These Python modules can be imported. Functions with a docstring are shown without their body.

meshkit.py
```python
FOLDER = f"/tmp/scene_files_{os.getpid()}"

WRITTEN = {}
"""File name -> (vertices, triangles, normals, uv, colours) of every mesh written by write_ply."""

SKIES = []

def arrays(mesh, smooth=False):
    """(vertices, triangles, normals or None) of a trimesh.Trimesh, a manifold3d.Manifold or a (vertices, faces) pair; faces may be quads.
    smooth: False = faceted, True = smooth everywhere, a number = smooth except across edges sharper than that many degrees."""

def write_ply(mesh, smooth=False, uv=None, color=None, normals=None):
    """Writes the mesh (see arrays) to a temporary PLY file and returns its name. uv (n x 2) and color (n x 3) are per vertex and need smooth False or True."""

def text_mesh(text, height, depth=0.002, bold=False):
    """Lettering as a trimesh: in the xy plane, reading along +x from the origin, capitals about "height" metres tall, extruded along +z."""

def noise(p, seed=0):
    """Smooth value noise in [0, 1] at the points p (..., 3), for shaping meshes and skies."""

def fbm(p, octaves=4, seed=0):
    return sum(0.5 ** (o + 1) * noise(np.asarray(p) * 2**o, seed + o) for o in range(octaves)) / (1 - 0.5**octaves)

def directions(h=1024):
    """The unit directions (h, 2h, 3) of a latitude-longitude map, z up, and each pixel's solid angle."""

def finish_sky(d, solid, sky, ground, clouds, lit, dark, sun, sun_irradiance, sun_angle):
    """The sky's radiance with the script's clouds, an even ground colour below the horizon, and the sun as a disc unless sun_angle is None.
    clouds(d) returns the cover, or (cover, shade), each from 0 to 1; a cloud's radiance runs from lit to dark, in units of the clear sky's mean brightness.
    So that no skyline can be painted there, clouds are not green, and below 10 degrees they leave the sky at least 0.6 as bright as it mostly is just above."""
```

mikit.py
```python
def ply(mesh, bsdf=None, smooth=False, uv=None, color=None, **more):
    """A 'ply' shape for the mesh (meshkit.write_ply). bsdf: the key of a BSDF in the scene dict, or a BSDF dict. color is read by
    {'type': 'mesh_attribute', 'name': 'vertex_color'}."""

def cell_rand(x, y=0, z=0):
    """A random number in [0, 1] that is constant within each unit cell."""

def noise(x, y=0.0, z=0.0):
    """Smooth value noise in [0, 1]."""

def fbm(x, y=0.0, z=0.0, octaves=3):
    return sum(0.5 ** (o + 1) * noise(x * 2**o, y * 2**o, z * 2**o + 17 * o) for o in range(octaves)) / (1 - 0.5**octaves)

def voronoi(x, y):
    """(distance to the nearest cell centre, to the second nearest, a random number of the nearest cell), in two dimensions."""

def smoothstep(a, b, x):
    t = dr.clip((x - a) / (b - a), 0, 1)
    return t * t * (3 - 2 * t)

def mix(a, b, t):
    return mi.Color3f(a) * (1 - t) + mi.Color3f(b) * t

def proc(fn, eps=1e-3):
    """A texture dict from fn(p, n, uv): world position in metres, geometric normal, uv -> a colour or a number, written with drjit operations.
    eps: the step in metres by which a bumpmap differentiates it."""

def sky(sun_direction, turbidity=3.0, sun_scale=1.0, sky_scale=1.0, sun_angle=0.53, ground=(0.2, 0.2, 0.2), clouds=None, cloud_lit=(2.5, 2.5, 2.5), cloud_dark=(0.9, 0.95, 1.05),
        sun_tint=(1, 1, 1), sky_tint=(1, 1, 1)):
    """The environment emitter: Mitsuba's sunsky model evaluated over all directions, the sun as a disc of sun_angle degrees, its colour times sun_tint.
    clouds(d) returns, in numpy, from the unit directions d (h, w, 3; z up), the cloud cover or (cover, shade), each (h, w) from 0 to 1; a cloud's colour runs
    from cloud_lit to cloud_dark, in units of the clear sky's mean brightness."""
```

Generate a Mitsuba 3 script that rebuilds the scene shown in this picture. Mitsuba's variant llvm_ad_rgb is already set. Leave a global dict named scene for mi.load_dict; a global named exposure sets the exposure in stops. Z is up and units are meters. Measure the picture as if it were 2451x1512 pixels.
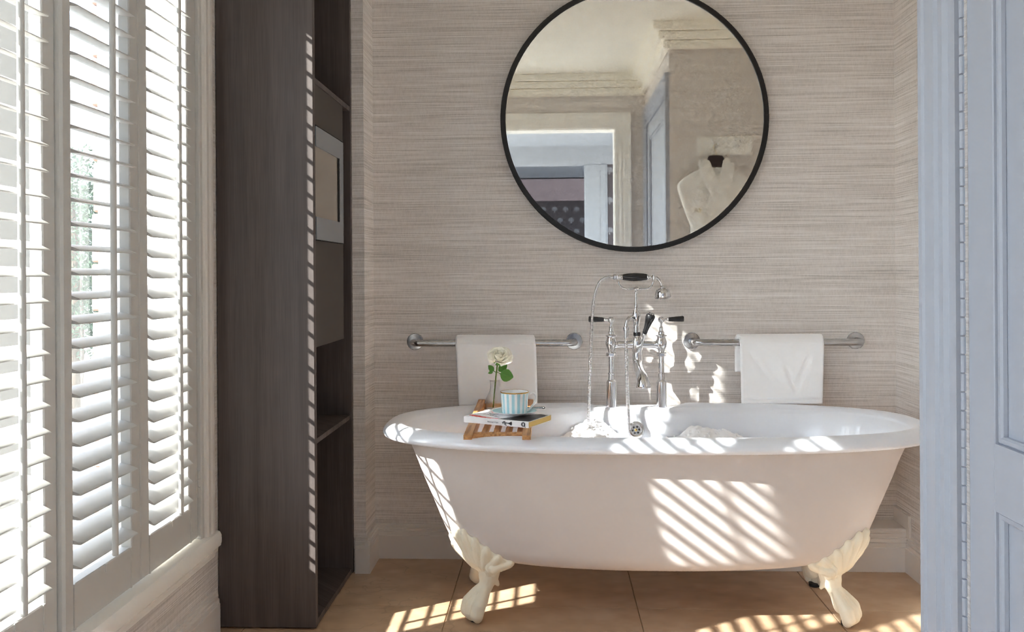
import math, random
import numpy as np, trimesh, manifold3d as m3, shapely
import shapely.geometry as sg
import drjit as dr
import mitsuba as mi, mikit, meshkit
from mikit import proc, noise, fbm, mix, smoothstep

T = mi.ScalarTransform4f
rng = random.Random(7)
scene, labels = {}, {}

# ---------------------------------------------------------------- camera, sky, exposure
PSI, ROLL, EYE = math.radians(2.5), 0.006, np.array([0, 0, 1.046])
fwd = np.array([-math.sin(PSI), math.cos(PSI), 0]); rgt = np.array([math.cos(PSI), math.sin(PSI), 0])
scene['camera'] = {'type': 'perspective', 'fov': 61.738, 'fov_axis': 'x', 'near_clip': 0.02, 'far_clip': 500.0,
                   'principal_point_offset_y': 0.0668,
                   'to_world': T().look_at(origin=EYE.tolist(), target=(EYE + fwd).tolist(), up=(np.array([0, 0, 1.0]) + ROLL * rgt).tolist())}
exposure = 4.12
SUN = (-1.62, -1.0, 1.258)


def clouds(d):
    c = meshkit.fbm(d * np.array([3, 3, 7.0]), 4, 5)
    return np.clip((c - .42) * 3.0, 0, .85), np.clip((c - .5) * 1.2, 0, .5)


scene['sky'] = mikit.sky(SUN, turbidity=3.0, sun_scale=1.2, sky_scale=2.0, sun_tint=(.78, 1.0, 1.38), ground=(.28, .27, .25), clouds=clouds)


# ---------------------------------------------------------------- materials
def S(r, g, b):
    return [((c / 255 + .055) / 1.055) ** 2.4 if c > 10 else c / 255 / 12.92 for c in (r, g, b)]


def rgbv(c): return {'type': 'rgb', 'value': list(c)}


def mat(name, col, rough=.5, two=True, **kw):
    b = {'type': 'principled', 'base_color': col if isinstance(col, dict) else rgbv(col), 'roughness': rough, **kw}
    scene[name] = {'type': 'twosided', 'bsdf': b} if two else b
    return name


def bumped(name, col, rough, fn, scale, eps=1e-3, **kw):
    b = {'type': 'principled', 'base_color': col if isinstance(col, dict) else rgbv(col), 'roughness': rough, **kw}
    scene[name] = {'type': 'twosided', 'bsdf': {'type': 'bumpmap', 'arbitrary': {**proc(fn, eps)}, 'scale': scale, 'bsdf': b}}
    return name


WP0, WP1, WP2 = S(184, 177, 171), S(215, 208, 203), S(232, 227, 224)


def grass_tex(p, n, uv):
    u = p.x + p.y
    a = noise(u * 6, p.z * 520, 3.0) * .45 + noise(u * 11 + 31, p.z * 900, 9.0) * .37 + noise(u * 4 + 7, p.z * 230, 6.0) * .18
    b = noise(u * 1.6, p.z * 38, 5.0)
    w = noise(u * 260, p.z * 90, 1.0)
    t = dr.clip(.5 + (a - .5) * 1.4 + (b - .5) * .15 + (w - .5) * .22, 0, 1)
    return mix(mix(WP0, WP1, dr.clip(t * 2, 0, 1)), WP2, dr.clip(t * 2 - 1, 0, 1))


mat('m_wallpaper', proc(grass_tex), .75)
TR0, TR1, TR2 = S(150, 121, 94), S(182, 153, 125), S(203, 180, 156)


def travertine(p, n, uv):
    a = fbm(p.x * 3.2, p.y * 5.5, 2.0, 4)
    b = fbm(p.x * 18 + 3, p.y * 26, 4.0, 3)
    v = dr.abs(fbm(p.x * 5 + 11, p.y * 7 + 5, 8.0, 4) - .5)
    t = dr.clip(a * .75 + b * .35 - .05, 0, 1)
    c = mix(mix(TR0, TR1, dr.clip(t * 2, 0, 1)), TR2, dr.clip(t * 2 - 1, 0, 1))
    vein = (1 - smoothstep(0, .012, v)) * smoothstep(.45, .6, noise(p.x * 2, p.y * 2, 3.0))
    return c * (1 - .13 * vein)


mat('m_tile', proc(travertine), .38, specular=.35)
mat('m_grout', S(150, 128, 104), .9)
mat('m_white_paint', S(240, 237, 231), .4)
mat('m_trim', S(216, 210, 204), .42)
mat('m_door', S(164, 168, 178), .42)
mat('m_shutter', S(195, 193, 189), .4)
mat('m_jamb', S(200, 199, 197), .5)
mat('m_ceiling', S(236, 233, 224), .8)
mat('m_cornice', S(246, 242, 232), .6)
DK0, DK1 = S(70, 62, 60), S(92, 83, 80)


def darkwood(p, n, uv):
    u = p.x + p.y
    g = fbm(u * 60, p.z * 2.2, 1.0, 3)
    s = fbm(u * 6, p.z * 3.0, 7.0, 3)
    f = noise(u * 420, p.z * 16, 4.0)
    return mix(DK0, DK1, dr.clip(.5 + (g - .5) * .7 + (s - .5) * 1.0 + (f - .5) * .35, 0, 1))


mat('m_darkwood', proc(darkwood), .5)
mat('m_darkedge', S(40, 34, 32), .5)
mat('m_blackpaint', S(16, 15, 15), .6)
mat('m_screen_surround', S(150, 158, 166), .22, metallic=.7)
mat('m_screen', S(186, 180, 170), .06, metallic=1.0)
mat('m_infill', S(72, 66, 62), .7)
mat('m_enamel', S(233, 236, 243), .08, specular=.5, clearcoat=.6, clearcoat_gloss=.95)
bumped('m_tubpaint', S(208, 200, 197), .45, lambda p, n, uv: fbm(p.x * 260, p.y * 260, p.z * 260, 2), .0005, 1e-3)
mat('m_footpaint', S(236, 228, 208), .42)
mat('m_rubber', S(20, 20, 22), .6)
scene['m_chrome'] = {'type': 'twosided', 'bsdf': {'type': 'roughconductor', 'material': 'none', 'alpha': .02, 'specular_reflectance': rgbv((.8, .805, .82))}}
scene['m_chrome_rail'] = {'type': 'twosided', 'bsdf': {'type': 'roughconductor', 'material': 'none', 'alpha': .05, 'specular_reflectance': rgbv((.55, .55, .56))}}
scene['m_mirror'] = {'type': 'twosided', 'bsdf': {'type': 'conductor', 'material': 'none', 'specular_reflectance': rgbv((.96, .96, .93))}}
mat('m_blackgloss', S(14, 14, 16), .12, clearcoat=.8, clearcoat_gloss=.9)
mat('m_mirrorframe', S(18, 18, 19), .35)
terry = lambda p, n, uv: fbm(p.x * 520, p.y * 520, p.z * 520, 2)
bumped('m_towel', S(253, 252, 253), .95, terry, .0035, 1e-3, sheen=.4)
bumped('m_robe', S(240, 237, 232), .95, terry, .003, 1e-3, sheen=.4)
OK0, OK1 = S(150, 98, 52), S(206, 156, 102)


def oak(p, n, uv):
    g = fbm(p.x * 160, p.y * 9, p.z * 160, 3)
    return mix(OK0, OK1, dr.clip(.5 + (g - .5) * 1.6, 0, 1))


mat('m_oak', proc(oak), .45)
mat('m_paper', S(240, 206, 128), .8)
mat('m_bookwhite', S(244, 244, 247), .35)
mat('m_ink', S(36, 36, 42), .5)
mat('m_inkgrey', S(120, 120, 128), .5)
mat('m_red', S(214, 74, 78), .45)
mat('m_black_print', S(34, 31, 33), .3)
mat('m_china', S(246, 246, 246), .08, clearcoat=.5)
mat('m_chinablue', S(184, 220, 228), .1, clearcoat=.5)
scene['m_cupstripe'] = {'type': 'twosided', 'bsdf': {'type': 'principled', 'base_color': {'type': 'mesh_attribute', 'name': 'vertex_color'}, 'roughness': .1, 'clearcoat': .5}}
mat('m_gold', S(205, 165, 90), .22, metallic=1.0)
mat('m_brass', S(200, 170, 105), .3, metallic=1.0)
scene['m_glass'] = {'type': 'dielectric', 'int_ior': 1.5}
scene['m_pane'] = {'type': 'thindielectric', 'int_ior': 1.5}
mat('m_petal', S(255, 253, 243), .6, sheen=.3)
mat('m_leaf', S(82, 136, 56), .4)
mat('m_stem', S(84, 116, 44), .5)
mat('m_hanger', S(40, 26, 26), .3)
mat('m_foam', S(250, 250, 252), .6)
scene['m_bubble'] = {'type': 'thindielectric', 'int_ior': 1.33}
mat('m_water', S(225, 235, 240), .05)
mat('m_stone', proc(lambda p, n, uv: mix(S(170, 132, 98), S(214, 200, 180), fbm(p.x * 4 + p.y * 4, p.z * 6, 2.0, 4))), .85)
mat('m_quoin', S(140, 112, 96), .9)
mat('m_paving', S(140, 139, 137), .9)
mat('m_bark', S(80, 66, 52), .9)
mat('m_foliage', S(58, 80, 56), .6)
DM0, DM1 = S(92, 84, 86), S(150, 150, 154)


def damask(p, n, uv):
    """flat printed wallpaper of the bedroom: rows of small fan motifs"""
    u, v = p.x / .16, p.z / .16
    row = dr.floor(v)
    uu = u + .5 * (row - 2 * dr.floor(row / 2))
    fx, fy = (uu - dr.floor(uu)) - .5, (v - row) - .35
    r = dr.sqrt(fx * fx + fy * fy * 1.1)
    m = (1 - smoothstep(.22, .28, r)) * smoothstep(-.16, -.06, fy) + (1 - smoothstep(.05, .08, dr.sqrt(fx * fx + (fy + .2) * (fy + .2))))
    return mix(DM0, DM1, dr.clip(m, 0, 1) * .8)


mat('m_damask', proc(damask), .7)
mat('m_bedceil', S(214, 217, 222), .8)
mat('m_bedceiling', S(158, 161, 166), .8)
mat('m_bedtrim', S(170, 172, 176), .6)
mat('m_bedpink', S(196, 176, 178), .8)
mat('m_carpet', S(214, 210, 205), .95)


# ---------------------------------------------------------------- mesh helpers
def cat(ms): return trimesh.util.concatenate(ms)


def box(x0, x1, y0, y1, z0, z1, c=0.0):
    """box with chamfer c"""
    if c <= 0:
        b = trimesh.creation.box(extents=(x1 - x0, y1 - y0, z1 - z0)); b.apply_translation(((x0 + x1) / 2, (y0 + y1) / 2, (z0 + z1) / 2)); return b
    P = []
    for x, sx in ((x0, 1), (x1, -1)):
        for y, sy in ((y0, 1), (y1, -1)):
            for z, sz in ((z0, 1), (z1, -1)):
                P += [(x, y + sy * c, z + sz * c), (x + sx * c, y, z + sz * c), (x + sx * c, y + sy * c, z)]
    return trimesh.convex.convex_hull(np.array(P))


def grid_mesh(V, close_u=False, close_v=False):
    """V: (nu, nv, 3) -> triangles"""
    nu, nv = V.shape[:2]
    iu = np.arange(nu if close_u else nu - 1); iv = np.arange(nv if close_v else nv - 1)
    a, b = np.meshgrid(iu, iv, indexing='ij')
    a2, b2 = (a + 1) % nu, (b + 1) % nv
    q = np.stack([a * nv + b, a2 * nv + b, a2 * nv + b2, a * nv + b2], -1).reshape(-1, 4)
    f = np.vstack([q[:, [0, 1, 2]], q[:, [0, 2, 3]]])
    return trimesh.Trimesh(V.reshape(-1, 3), f, process=False)


def lathe(prof, n=48, org=(0, 0, 0), axis=None):
    """prof: list of (r, z). axis: direction of +z of the profile"""
    a = np.arange(n) * 2 * np.pi / n
    p = np.array(prof, float)
    V = np.stack([p[:, 0][:, None] * np.cos(a), p[:, 0][:, None] * np.sin(a), np.repeat(p[:, 1][:, None], n, 1)], -1)
    m = grid_mesh(V, close_v=True)
    m.faces = m.faces[:, ::-1]
    caps = []
    for i, flip in ((0, True), (-1, False)):
        if p[i, 0] > 1e-6 and not np.allclose(p[0], p[-1]):
            c = trimesh.Trimesh(np.vstack([V[i], [[0, 0, p[i, 1]]]]), [[(k + 1) % n, k, n] if flip else [k, (k + 1) % n, n] for k in range(n)], process=False)
            caps.append(c)
    m = cat([m] + caps) if caps else m
    m.merge_vertices()
    if m.volume < 0: m.invert()
    if axis is not None: m.apply_transform(trimesh.geometry.align_vectors([0, 0, 1], axis))
    m.apply_translation(org)
    return m


def spline(pts, n):
    from scipy.interpolate import CubicSpline
    p = np.array(pts, float)
    d = np.r_[0, np.cumsum(np.linalg.norm(np.diff(p[:, :3], axis=0), axis=1) ** .7)]
    return CubicSpline(d, p)(np.linspace(0, d[-1], n))


def tube(pts, rad, n=16, cap=True, flat=None):
    """sweep a circle (or ellipse: flat = (ra, rb, refdir)) along points"""
    p = np.array(pts, float)[:, :3]; k = len(p)
    rad = np.broadcast_to(np.array(rad, float), (k,))
    t = np.gradient(p, axis=0); t /= np.linalg.norm(t, axis=1, keepdims=True) + 1e-12
    ref = np.array([0, 0, 1.0]) if abs(t[0, 2]) < .9 else np.array([1.0, 0, 0])
    u = np.cross(t[0], ref); u /= np.linalg.norm(u)
    U = []
    for i in range(k):
        u = u - t[i] * (u @ t[i]); u /= np.linalg.norm(u) + 1e-12; U.append(u.copy())
    U = np.array(U); W = np.cross(t, U)
    a = np.arange(n) * 2 * np.pi / n
    V = p[:, None] + rad[:, None, None] * (np.cos(a)[None, :, None] * U[:, None] + np.sin(a)[None, :, None] * W[:, None])
    m = grid_mesh(V, close_v=True)
    if cap:
        c0 = trimesh.Trimesh(np.vstack([V[0], p[:1]]), [[(j + 1) % n, j, n] for j in range(n)], process=False)
        c1 = trimesh.Trimesh(np.vstack([V[-1], p[-1:]]), [[j, (j + 1) % n, n] for j in range(n)], process=False)
        m = cat([m, c0, c1])
    m.merge_vertices()
    if m.volume < 0: m.invert()
    return m


def extrude(poly, h, M=None):
    m = trimesh.creation.extrude_polygon(poly, h, engine='earcut')
    if M is not None: m.apply_transform(M)
    return m


def frame_M(o, ex, ey, ez):
    M = np.eye(4); M[:3, 0], M[:3, 1], M[:3, 2], M[:3, 3] = ex, ey, ez, o
    return M


def moulding(prof, axis, a0, a1, wall, sgn):
    """prof: polygon in (out, z); out measured from the plane 'wall' in direction sgn; run along axis from a0 to a1"""
    P = sg.Polygon(prof)
    m = trimesh.creation.extrude_polygon(P, a1 - a0, engine='earcut')
    v = m.vertices.copy()
    if axis == 'x': m.vertices = np.stack([a0 + v[:, 2], wall + sgn * v[:, 0], v[:, 1]], 1)
    else: m.vertices = np.stack([wall + sgn * v[:, 0], a0 + v[:, 2], v[:, 1]], 1)
    if m.volume < 0: m.invert()
    return m


def capsule_hull(pts):
    """manifold: union of hulls of successive spheres [(x,y,z,r)]"""
    out = m3.Manifold()
    sp = [m3.Manifold.sphere(r, 20).translate((x, y, z)) for x, y, z, r in pts]
    for a, b in zip(sp, sp[1:]): out = out + m3.Manifold.batch_hull([a, b])
    return out


def to_tm(man):
    m = man.to_mesh(); return trimesh.Trimesh(m.vert_properties[:, :3], m.tri_verts, process=True)


def put(key, mesh, bsdf, smooth=False, **kw):
    assert key not in scene, key
    if isinstance(mesh, list): mesh = cat(mesh)
    scene[key] = mikit.ply(mesh, bsdf, smooth=smooth, **kw)
    return key


def num(key):
    if key not in scene: return key
    k = 1
    while f'{key}_{k:03d}' in scene: k += 1
    return f'{key}_{k:03d}'


def part(key, mesh, bsdf, smooth=False, **kw): return put(num(key), mesh, bsdf, smooth, **kw)


def lab(key, text, catg=None, group=None, kind=None):
    d = {'label': text}
    if catg: d['category'] = catg
    if group: d['group'] = group
    if kind: d['kind'] = kind
    labels[key] = d


def struct(key, mesh, bsdf, text, catg, smooth=False, **kw):
    put(key, mesh, bsdf, smooth, **kw); lab(key, text, catg, kind='structure')


# ---------------------------------------------------------------- room measures (metres)
YB, XR, XL = 3.15, 1.247, -.988          # back wall, right wall, left wall
YR, XS, YD = 1.517, .662, .34            # robe wall, side-door wall, doorway wall
ZC = 2.40
WO = -1.36                               # outer face of the window wall
OY0, OY1, OZ0, OZ1 = .60, 2.405, .30, 2.32  # window bay opening

# floor: bed of grout and separate travertine tiles
struct('floor', box(-1.36, 1.4, .22, 3.3, -.06, -.0035), 'm_grout', 'warm brown travertine tile floor under the bathtub', 'floor')
tx, ty = -.321 - .59 * 2, 2.687 - .59 * 4
for i in range(5):
    for j in range(5):
        x0, y0 = tx + .59 * i, ty + .59 * j
        x1, y1 = x0 + .59, y0 + .59
        x0, x1, y0, y1 = max(x0, XL - .02), min(x1, XR + .02), max(y0, .30), min(y1, YB + .02)
        if x1 - x0 < .03 or y1 - y0 < .03: continue
        part('floor__tile', box(x0 + .0014, x1 - .0014, y0 + .0014, y1 - .0014, -.02, .0008 * rng.uniform(-1, 1) * .3, .0012), 'm_tile')

struct('wall_back', box(-1.1, 1.4, YB, YB + .12, 0, ZC), 'm_wallpaper', 'back wall papered in beige grasscloth behind the bathtub', 'wall')
struct('wall_right', box(XR, XR + .12, YR - .12, YB, 0, ZC), 'm_wallpaper', 'right wall papered in beige grasscloth beside the bathtub end', 'wall')
struct('wall_return', box(-1.1, -.65, 2.987, YB, 0, ZC), 'm_wallpaper', 'narrow papered wall return between the dark shelving unit and back wall', 'wall')
struct('wall_front', box(XS + .08, XR, YR - .1, YR, 0, ZC), 'm_wallpaper', 'papered wall with the hook rack, seen in the round mirror', 'wall')
DZ, D0, D1 = 2.03, .50, 1.385            # side door opening
struct('wall_side', [box(XS, XS + .1, YD, D0, 0, ZC), box(XS, XS + .1, D1, YR, 0, ZC), box(XS, XS + .1, D0, D1, DZ, ZC)], 'm_wallpaper', 'side wall around the panelled white door', 'wall')
OX0, OX1, OZ = -.72, .462, 2.045         # doorway
struct('wall_entry', [box(-1.36, OX0, .22, YD, 0, ZC), box(OX1, 2.6, .22, YD, 0, ZC), box(OX0, OX1, .22, YD, OZ, ZC)], 'm_wallpaper', 'papered wall around the open doorway, seen in the round mirror', 'wall')
struct('wall_left', [box(WO, XL, YD, OY0, 0, ZC), box(-1.29, XL, OY1, YB, 0, ZC), box(WO, XL, OY0, OY1, 0, OZ0 - .05), box(WO, XL, OY0, OY1, OZ1, ZC)], 'm_wallpaper', 'window wall papered in beige grasscloth below the sill', 'wall')
struct('wall_pier', box(WO, -1.20, 1.575, 1.93, OZ0 - .05, OZ1), 'm_jamb', 'white pier between the two windows behind the shutters', 'wall')
struct('ceiling', box(-1.36, 1.4, .22, 3.3, ZC, ZC + .1), 'm_ceiling', 'cream ceiling, seen in the round mirror', 'ceiling')

# cornice: three steps
cor = [(0, 2.262), (.012, 2.262), (.012, 2.268), (.034, 2.272), (.034, 2.312), (.064, 2.318), (.064, 2.352), (.094, 2.358), (.094, ZC), (0, ZC)]
n_trim = [0]


def trim(mesh, bsdf, text, smooth=False):
    n_trim[0] += 1
    struct(f'trim_{n_trim[0]}', mesh, bsdf, text, 'trim', smooth)
    return f'trim_{n_trim[0]}'


cst = [(.034, 2.268, 2.312), (.066, 2.314, 2.354), (.098, 2.356, ZC)]
crn = [box(-.988, XR, YD, YD + .006, 2.262, 2.27)]
for p_, za, zb in cst:
    c_ = .004
    crn += [box(XS - p_, XR, YR, YR + p_, za, zb, c_), box(XS - p_, XS, YD, YR + p_, za, zb, c_), box(XL, XS, YD, YD + p_, za, zb, c_), box(XR - p_, XR, YR, YB, za, zb, c_), box(-.65, XR, YB - p_, YB, za, zb, c_), box(XL, XL + p_, YD, 2.49, za, zb, c_)]
trim(crn, 'm_cornice',
     'stepped cream cornice under the ceiling, seen in the round mirror')

# baseboards
bb = [(0, 0), (.017, 0), (.017, .084), (.0145, .0855), (.0145, .098), (.011, .1), (.011, .104), (.0125, .1055), (.0125, .109), (.008, .111), (.008, .114), (.0095, .116), (.0095, .121), (.006, .124), (0, .124)]
struct('baseboard_back', moulding(bb, 'x', -.65, .62, YB, -1), 'm_trim', 'moulded white baseboard on the back wall left of the tub', 'baseboard')
struct('baseboard_return', [moulding(bb, 'y', 2.97, YB - .0, -.65, 1), moulding(bb, 'x', -.686, -.633, 2.987, -1)], 'm_trim', 'moulded white baseboard wrapping the narrow wall return', 'baseboard')
struct('baseboard_right', moulding(bb, 'y', YR, 3.035, XR, -1), 'm_trim', 'white baseboard along the right wall', 'baseboard')
struct('baseboard_left', moulding(bb, 'y', YD, 2.475, XL, 1), 'm_trim', 'moulded white baseboard under the window wall', 'baseboard')
# boxed ledge behind the right end of the tub, with an upstand at the wall
bl = [(0, 0), (.115, 0), (.115, .084), (.1125, .0855), (.1125, .1), (.109, .102), (.109, .113), (.106, .115), (.106, .119), (.108, .1205), (.108, .132), (.104, .134), (.104, .138), (.107, .14), (.107, .146), (.103, .149), (0, .149)]
trim([moulding(bl, 'x', .62, XR, YB, -1)], 'm_trim', 'white boxed ledge with moulded front behind the right end of the tub')
trim([box(XR - .011, XR, 3.02, YB, .12, .20, .002)], 'm_trim', 'small white upstand board where the ledge meets the right wall')

# ---------------------------------------------------------------- window bay: reveal, sill, windows
trim([box(-1.285, -1.025, OY1 - .005, OY1 + .003, OZ0, OZ1),                                    # far jamb lining with a sunk panel
      box(-1.03, -.99, OY1 - .02, OY1 + .003, OZ0, OZ1)], 'm_jamb', 'white window jamb lining seen between the louvers of the far shutter')
trim([box(-1.12, -1.085, OY1 - .012, OY1 - .004, OZ0, OZ1), box(-1.19, -1.14, OY1 - .012, OY1 - .004, OZ0, OZ1)], 'm_jamb', 'upright moulding strips on the far window jamb')
P = sg.Polygon([(-WO * -1, .25), (-.975, .25), (-.967, .256), (-.964, .27), (-.965, .288), (-.970, .297), (-.978, .30), (WO, .30)])
sill = trimesh.creation.extrude_polygon(P, 2.472 - .56, engine='earcut'); v = sill.vertices.copy(); sill.vertices = np.stack([v[:, 0], .56 + v[:, 2], v[:, 1]], 1)
if sill.volume < 0: sill.invert()
trim([sill], 'm_white_paint', 'white window sill with rounded nose under the shutters', 30)
bed = [(0, .225), (.006, .225), (.008, .236), (.014, .242), (.016, .25), (0, .25)]
trim([moulding(bed, 'y', .56, 2.465, XL, 1)], 'm_white_paint', 'small moulding under the window sill')
# architrave beside and above the shutters
arc = [(a - .0, b) for a, b in [(2.398, 0), (2.398, .010), (2.403, .014), (2.412, .014), (2.415, .010), (2.427, .010), (2.431, .015), (2.438, .017), (2.446, .015), (2.45, .008), (2.45, 0)]]
am = trimesh.creation.extrude_polygon(sg.Polygon([(XL + b, a) for a, b in arc]), 2.05, engine='earcut'); am.apply_translation((0, 0, .30))
trim([am, box(XL, XL + .018, .55, 2.45, 2.30, 2.37, .003), box(XL, XL + .018, .53, .60, .30, 2.32, .003)], 'm_trim', 'moulded white architrave at the far side of the shutters')


def window(n, y0, y1, text, mull=None):
    k = f'window_{n}'
    x0, x1, sw = -1.28, -1.25, .030 if n == 1 else .055
    struct(k, [box(x0, x1, y0, y0 + .055, OZ0, OZ1, .004), box(x0, x1, y1 - sw, y1, OZ0, OZ1, .004),
               box(x0, x1, y0 + .055, y1 - sw, OZ0, OZ0 + .07, .004), box(x0, x1, y0 + .055, y1 - sw, OZ1 - .06, OZ1, .004)] + ([box(x0, x1, mull[0], mull[1], OZ0 + .07, OZ1 - .06, .003)] if mull else []), 'm_jamb', text, 'window')
    g = trimesh.Trimesh([(-1.266, y0 + .05, OZ0 + .06), (-1.266, y1 - sw + .005, OZ0 + .06), (-1.266, y1 - sw + .005, OZ1 - .05), (-1.266, y0 + .05, OZ1 - .05)], [[0, 1, 2], [0, 2, 3]], process=False)
    part(k + '__pane', g, 'm_pane')


window(1, 1.90, OY1, 'white framed window behind the far pair of shutters')
window(2, OY0, 1.60, 'white framed window behind the near shutters')

# ---------------------------------------------------------------- plantation shutters
SX = -1.011                               # centre plane
SF, SB = -.997, -1.025                   # front and back faces
ST = .044
PITCH, NL, ZL0 = .0512, 31, .4415


def louver_mesh(tilt, length):
    w, t = .032, .0048
    pr = [(w * math.cos(a), t * math.sin(a) * (1 - .25 * abs(math.cos(a))) ) for a in np.linspace(0, 2 * math.pi, 24, endpoint=False)]
    pr = [(x, y if abs(x) < w * .97 else y) for x, y in pr]
    m = trimesh.creation.extrude_polygon(sg.Polygon(pr), length, engine='earcut')
    v = m.vertices.copy()
    c, s = math.cos(tilt), math.sin(tilt)
    x, z = v[:, 0] * c + v[:, 1] * s, -v[:, 0] * s + v[:, 1] * c      # inner edge (+x) drops
    m.vertices = np.stack([x, v[:, 2] - length / 2, z], 1)
    if m.volume < 0: m.invert()
    return m


def shutter(key, y0, tilt, text, ex=0.0, PW=.337, rod=.0):
    y1 = y0 + PW
    lab(key, text, 'shutter', 'white plantation shutters along the window wall')
    b = .0025
    for ya, yb in ((y0 + .001, y0 + ST), (y1 - ST - ex, y1 - .001)):
        part(key + '__stile', box(SB, SF, ya, yb, .306, 2.06, b), 'm_shutter')
    part(key + '__bottom_rail', [box(SB, SF, y0 + ST, y1 - ST, .306, .402, b), box(SF - .004, SF + .0015, y0 + ST, y0 + ST + .006, .306, .402), box(SF - .004, SF + .0015, y1 - ST - .006, y1 - ST, .306, .402)], 'm_shutter')
    part(key + '__top_rail', box(SB, SF, y0 + ST, y1 - ST, 2.0, 2.06, b), 'm_shutter')
    yc, L = (y0 + y1) / 2, PW - 2 * ST - .002
    lv = mikit.ply(louver_mesh(tilt, L - ex), 'm_shutter', smooth=40); yc0 = yc - ex / 2
    for k in range(NL):
        d = dict(lv); d['to_world'] = T().translate([SX, yc0, ZL0 + PITCH * k]); scene[num(key + '__louver')] = d
    tx = SX + .032 * math.cos(tilt) + .0075; tz = -.032 * math.sin(tilt)
    rod_prof = [(0, 0), (.0055, 0), (.0068, .002), (.0068, 1.52), (.0055, 1.525), (0, 1.525)]
    r = lathe(rod_prof, 20, (tx, yc + rod, ZL0 + tz - .012)); part(key + '__tilt_rod', r, 'm_shutter', 40)
    part(key + '__rod_notch', [box(SF - .001, SF + .002, yc + .002, yc + .014, .385, .402, .0008)], 'm_shutter')


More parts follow.
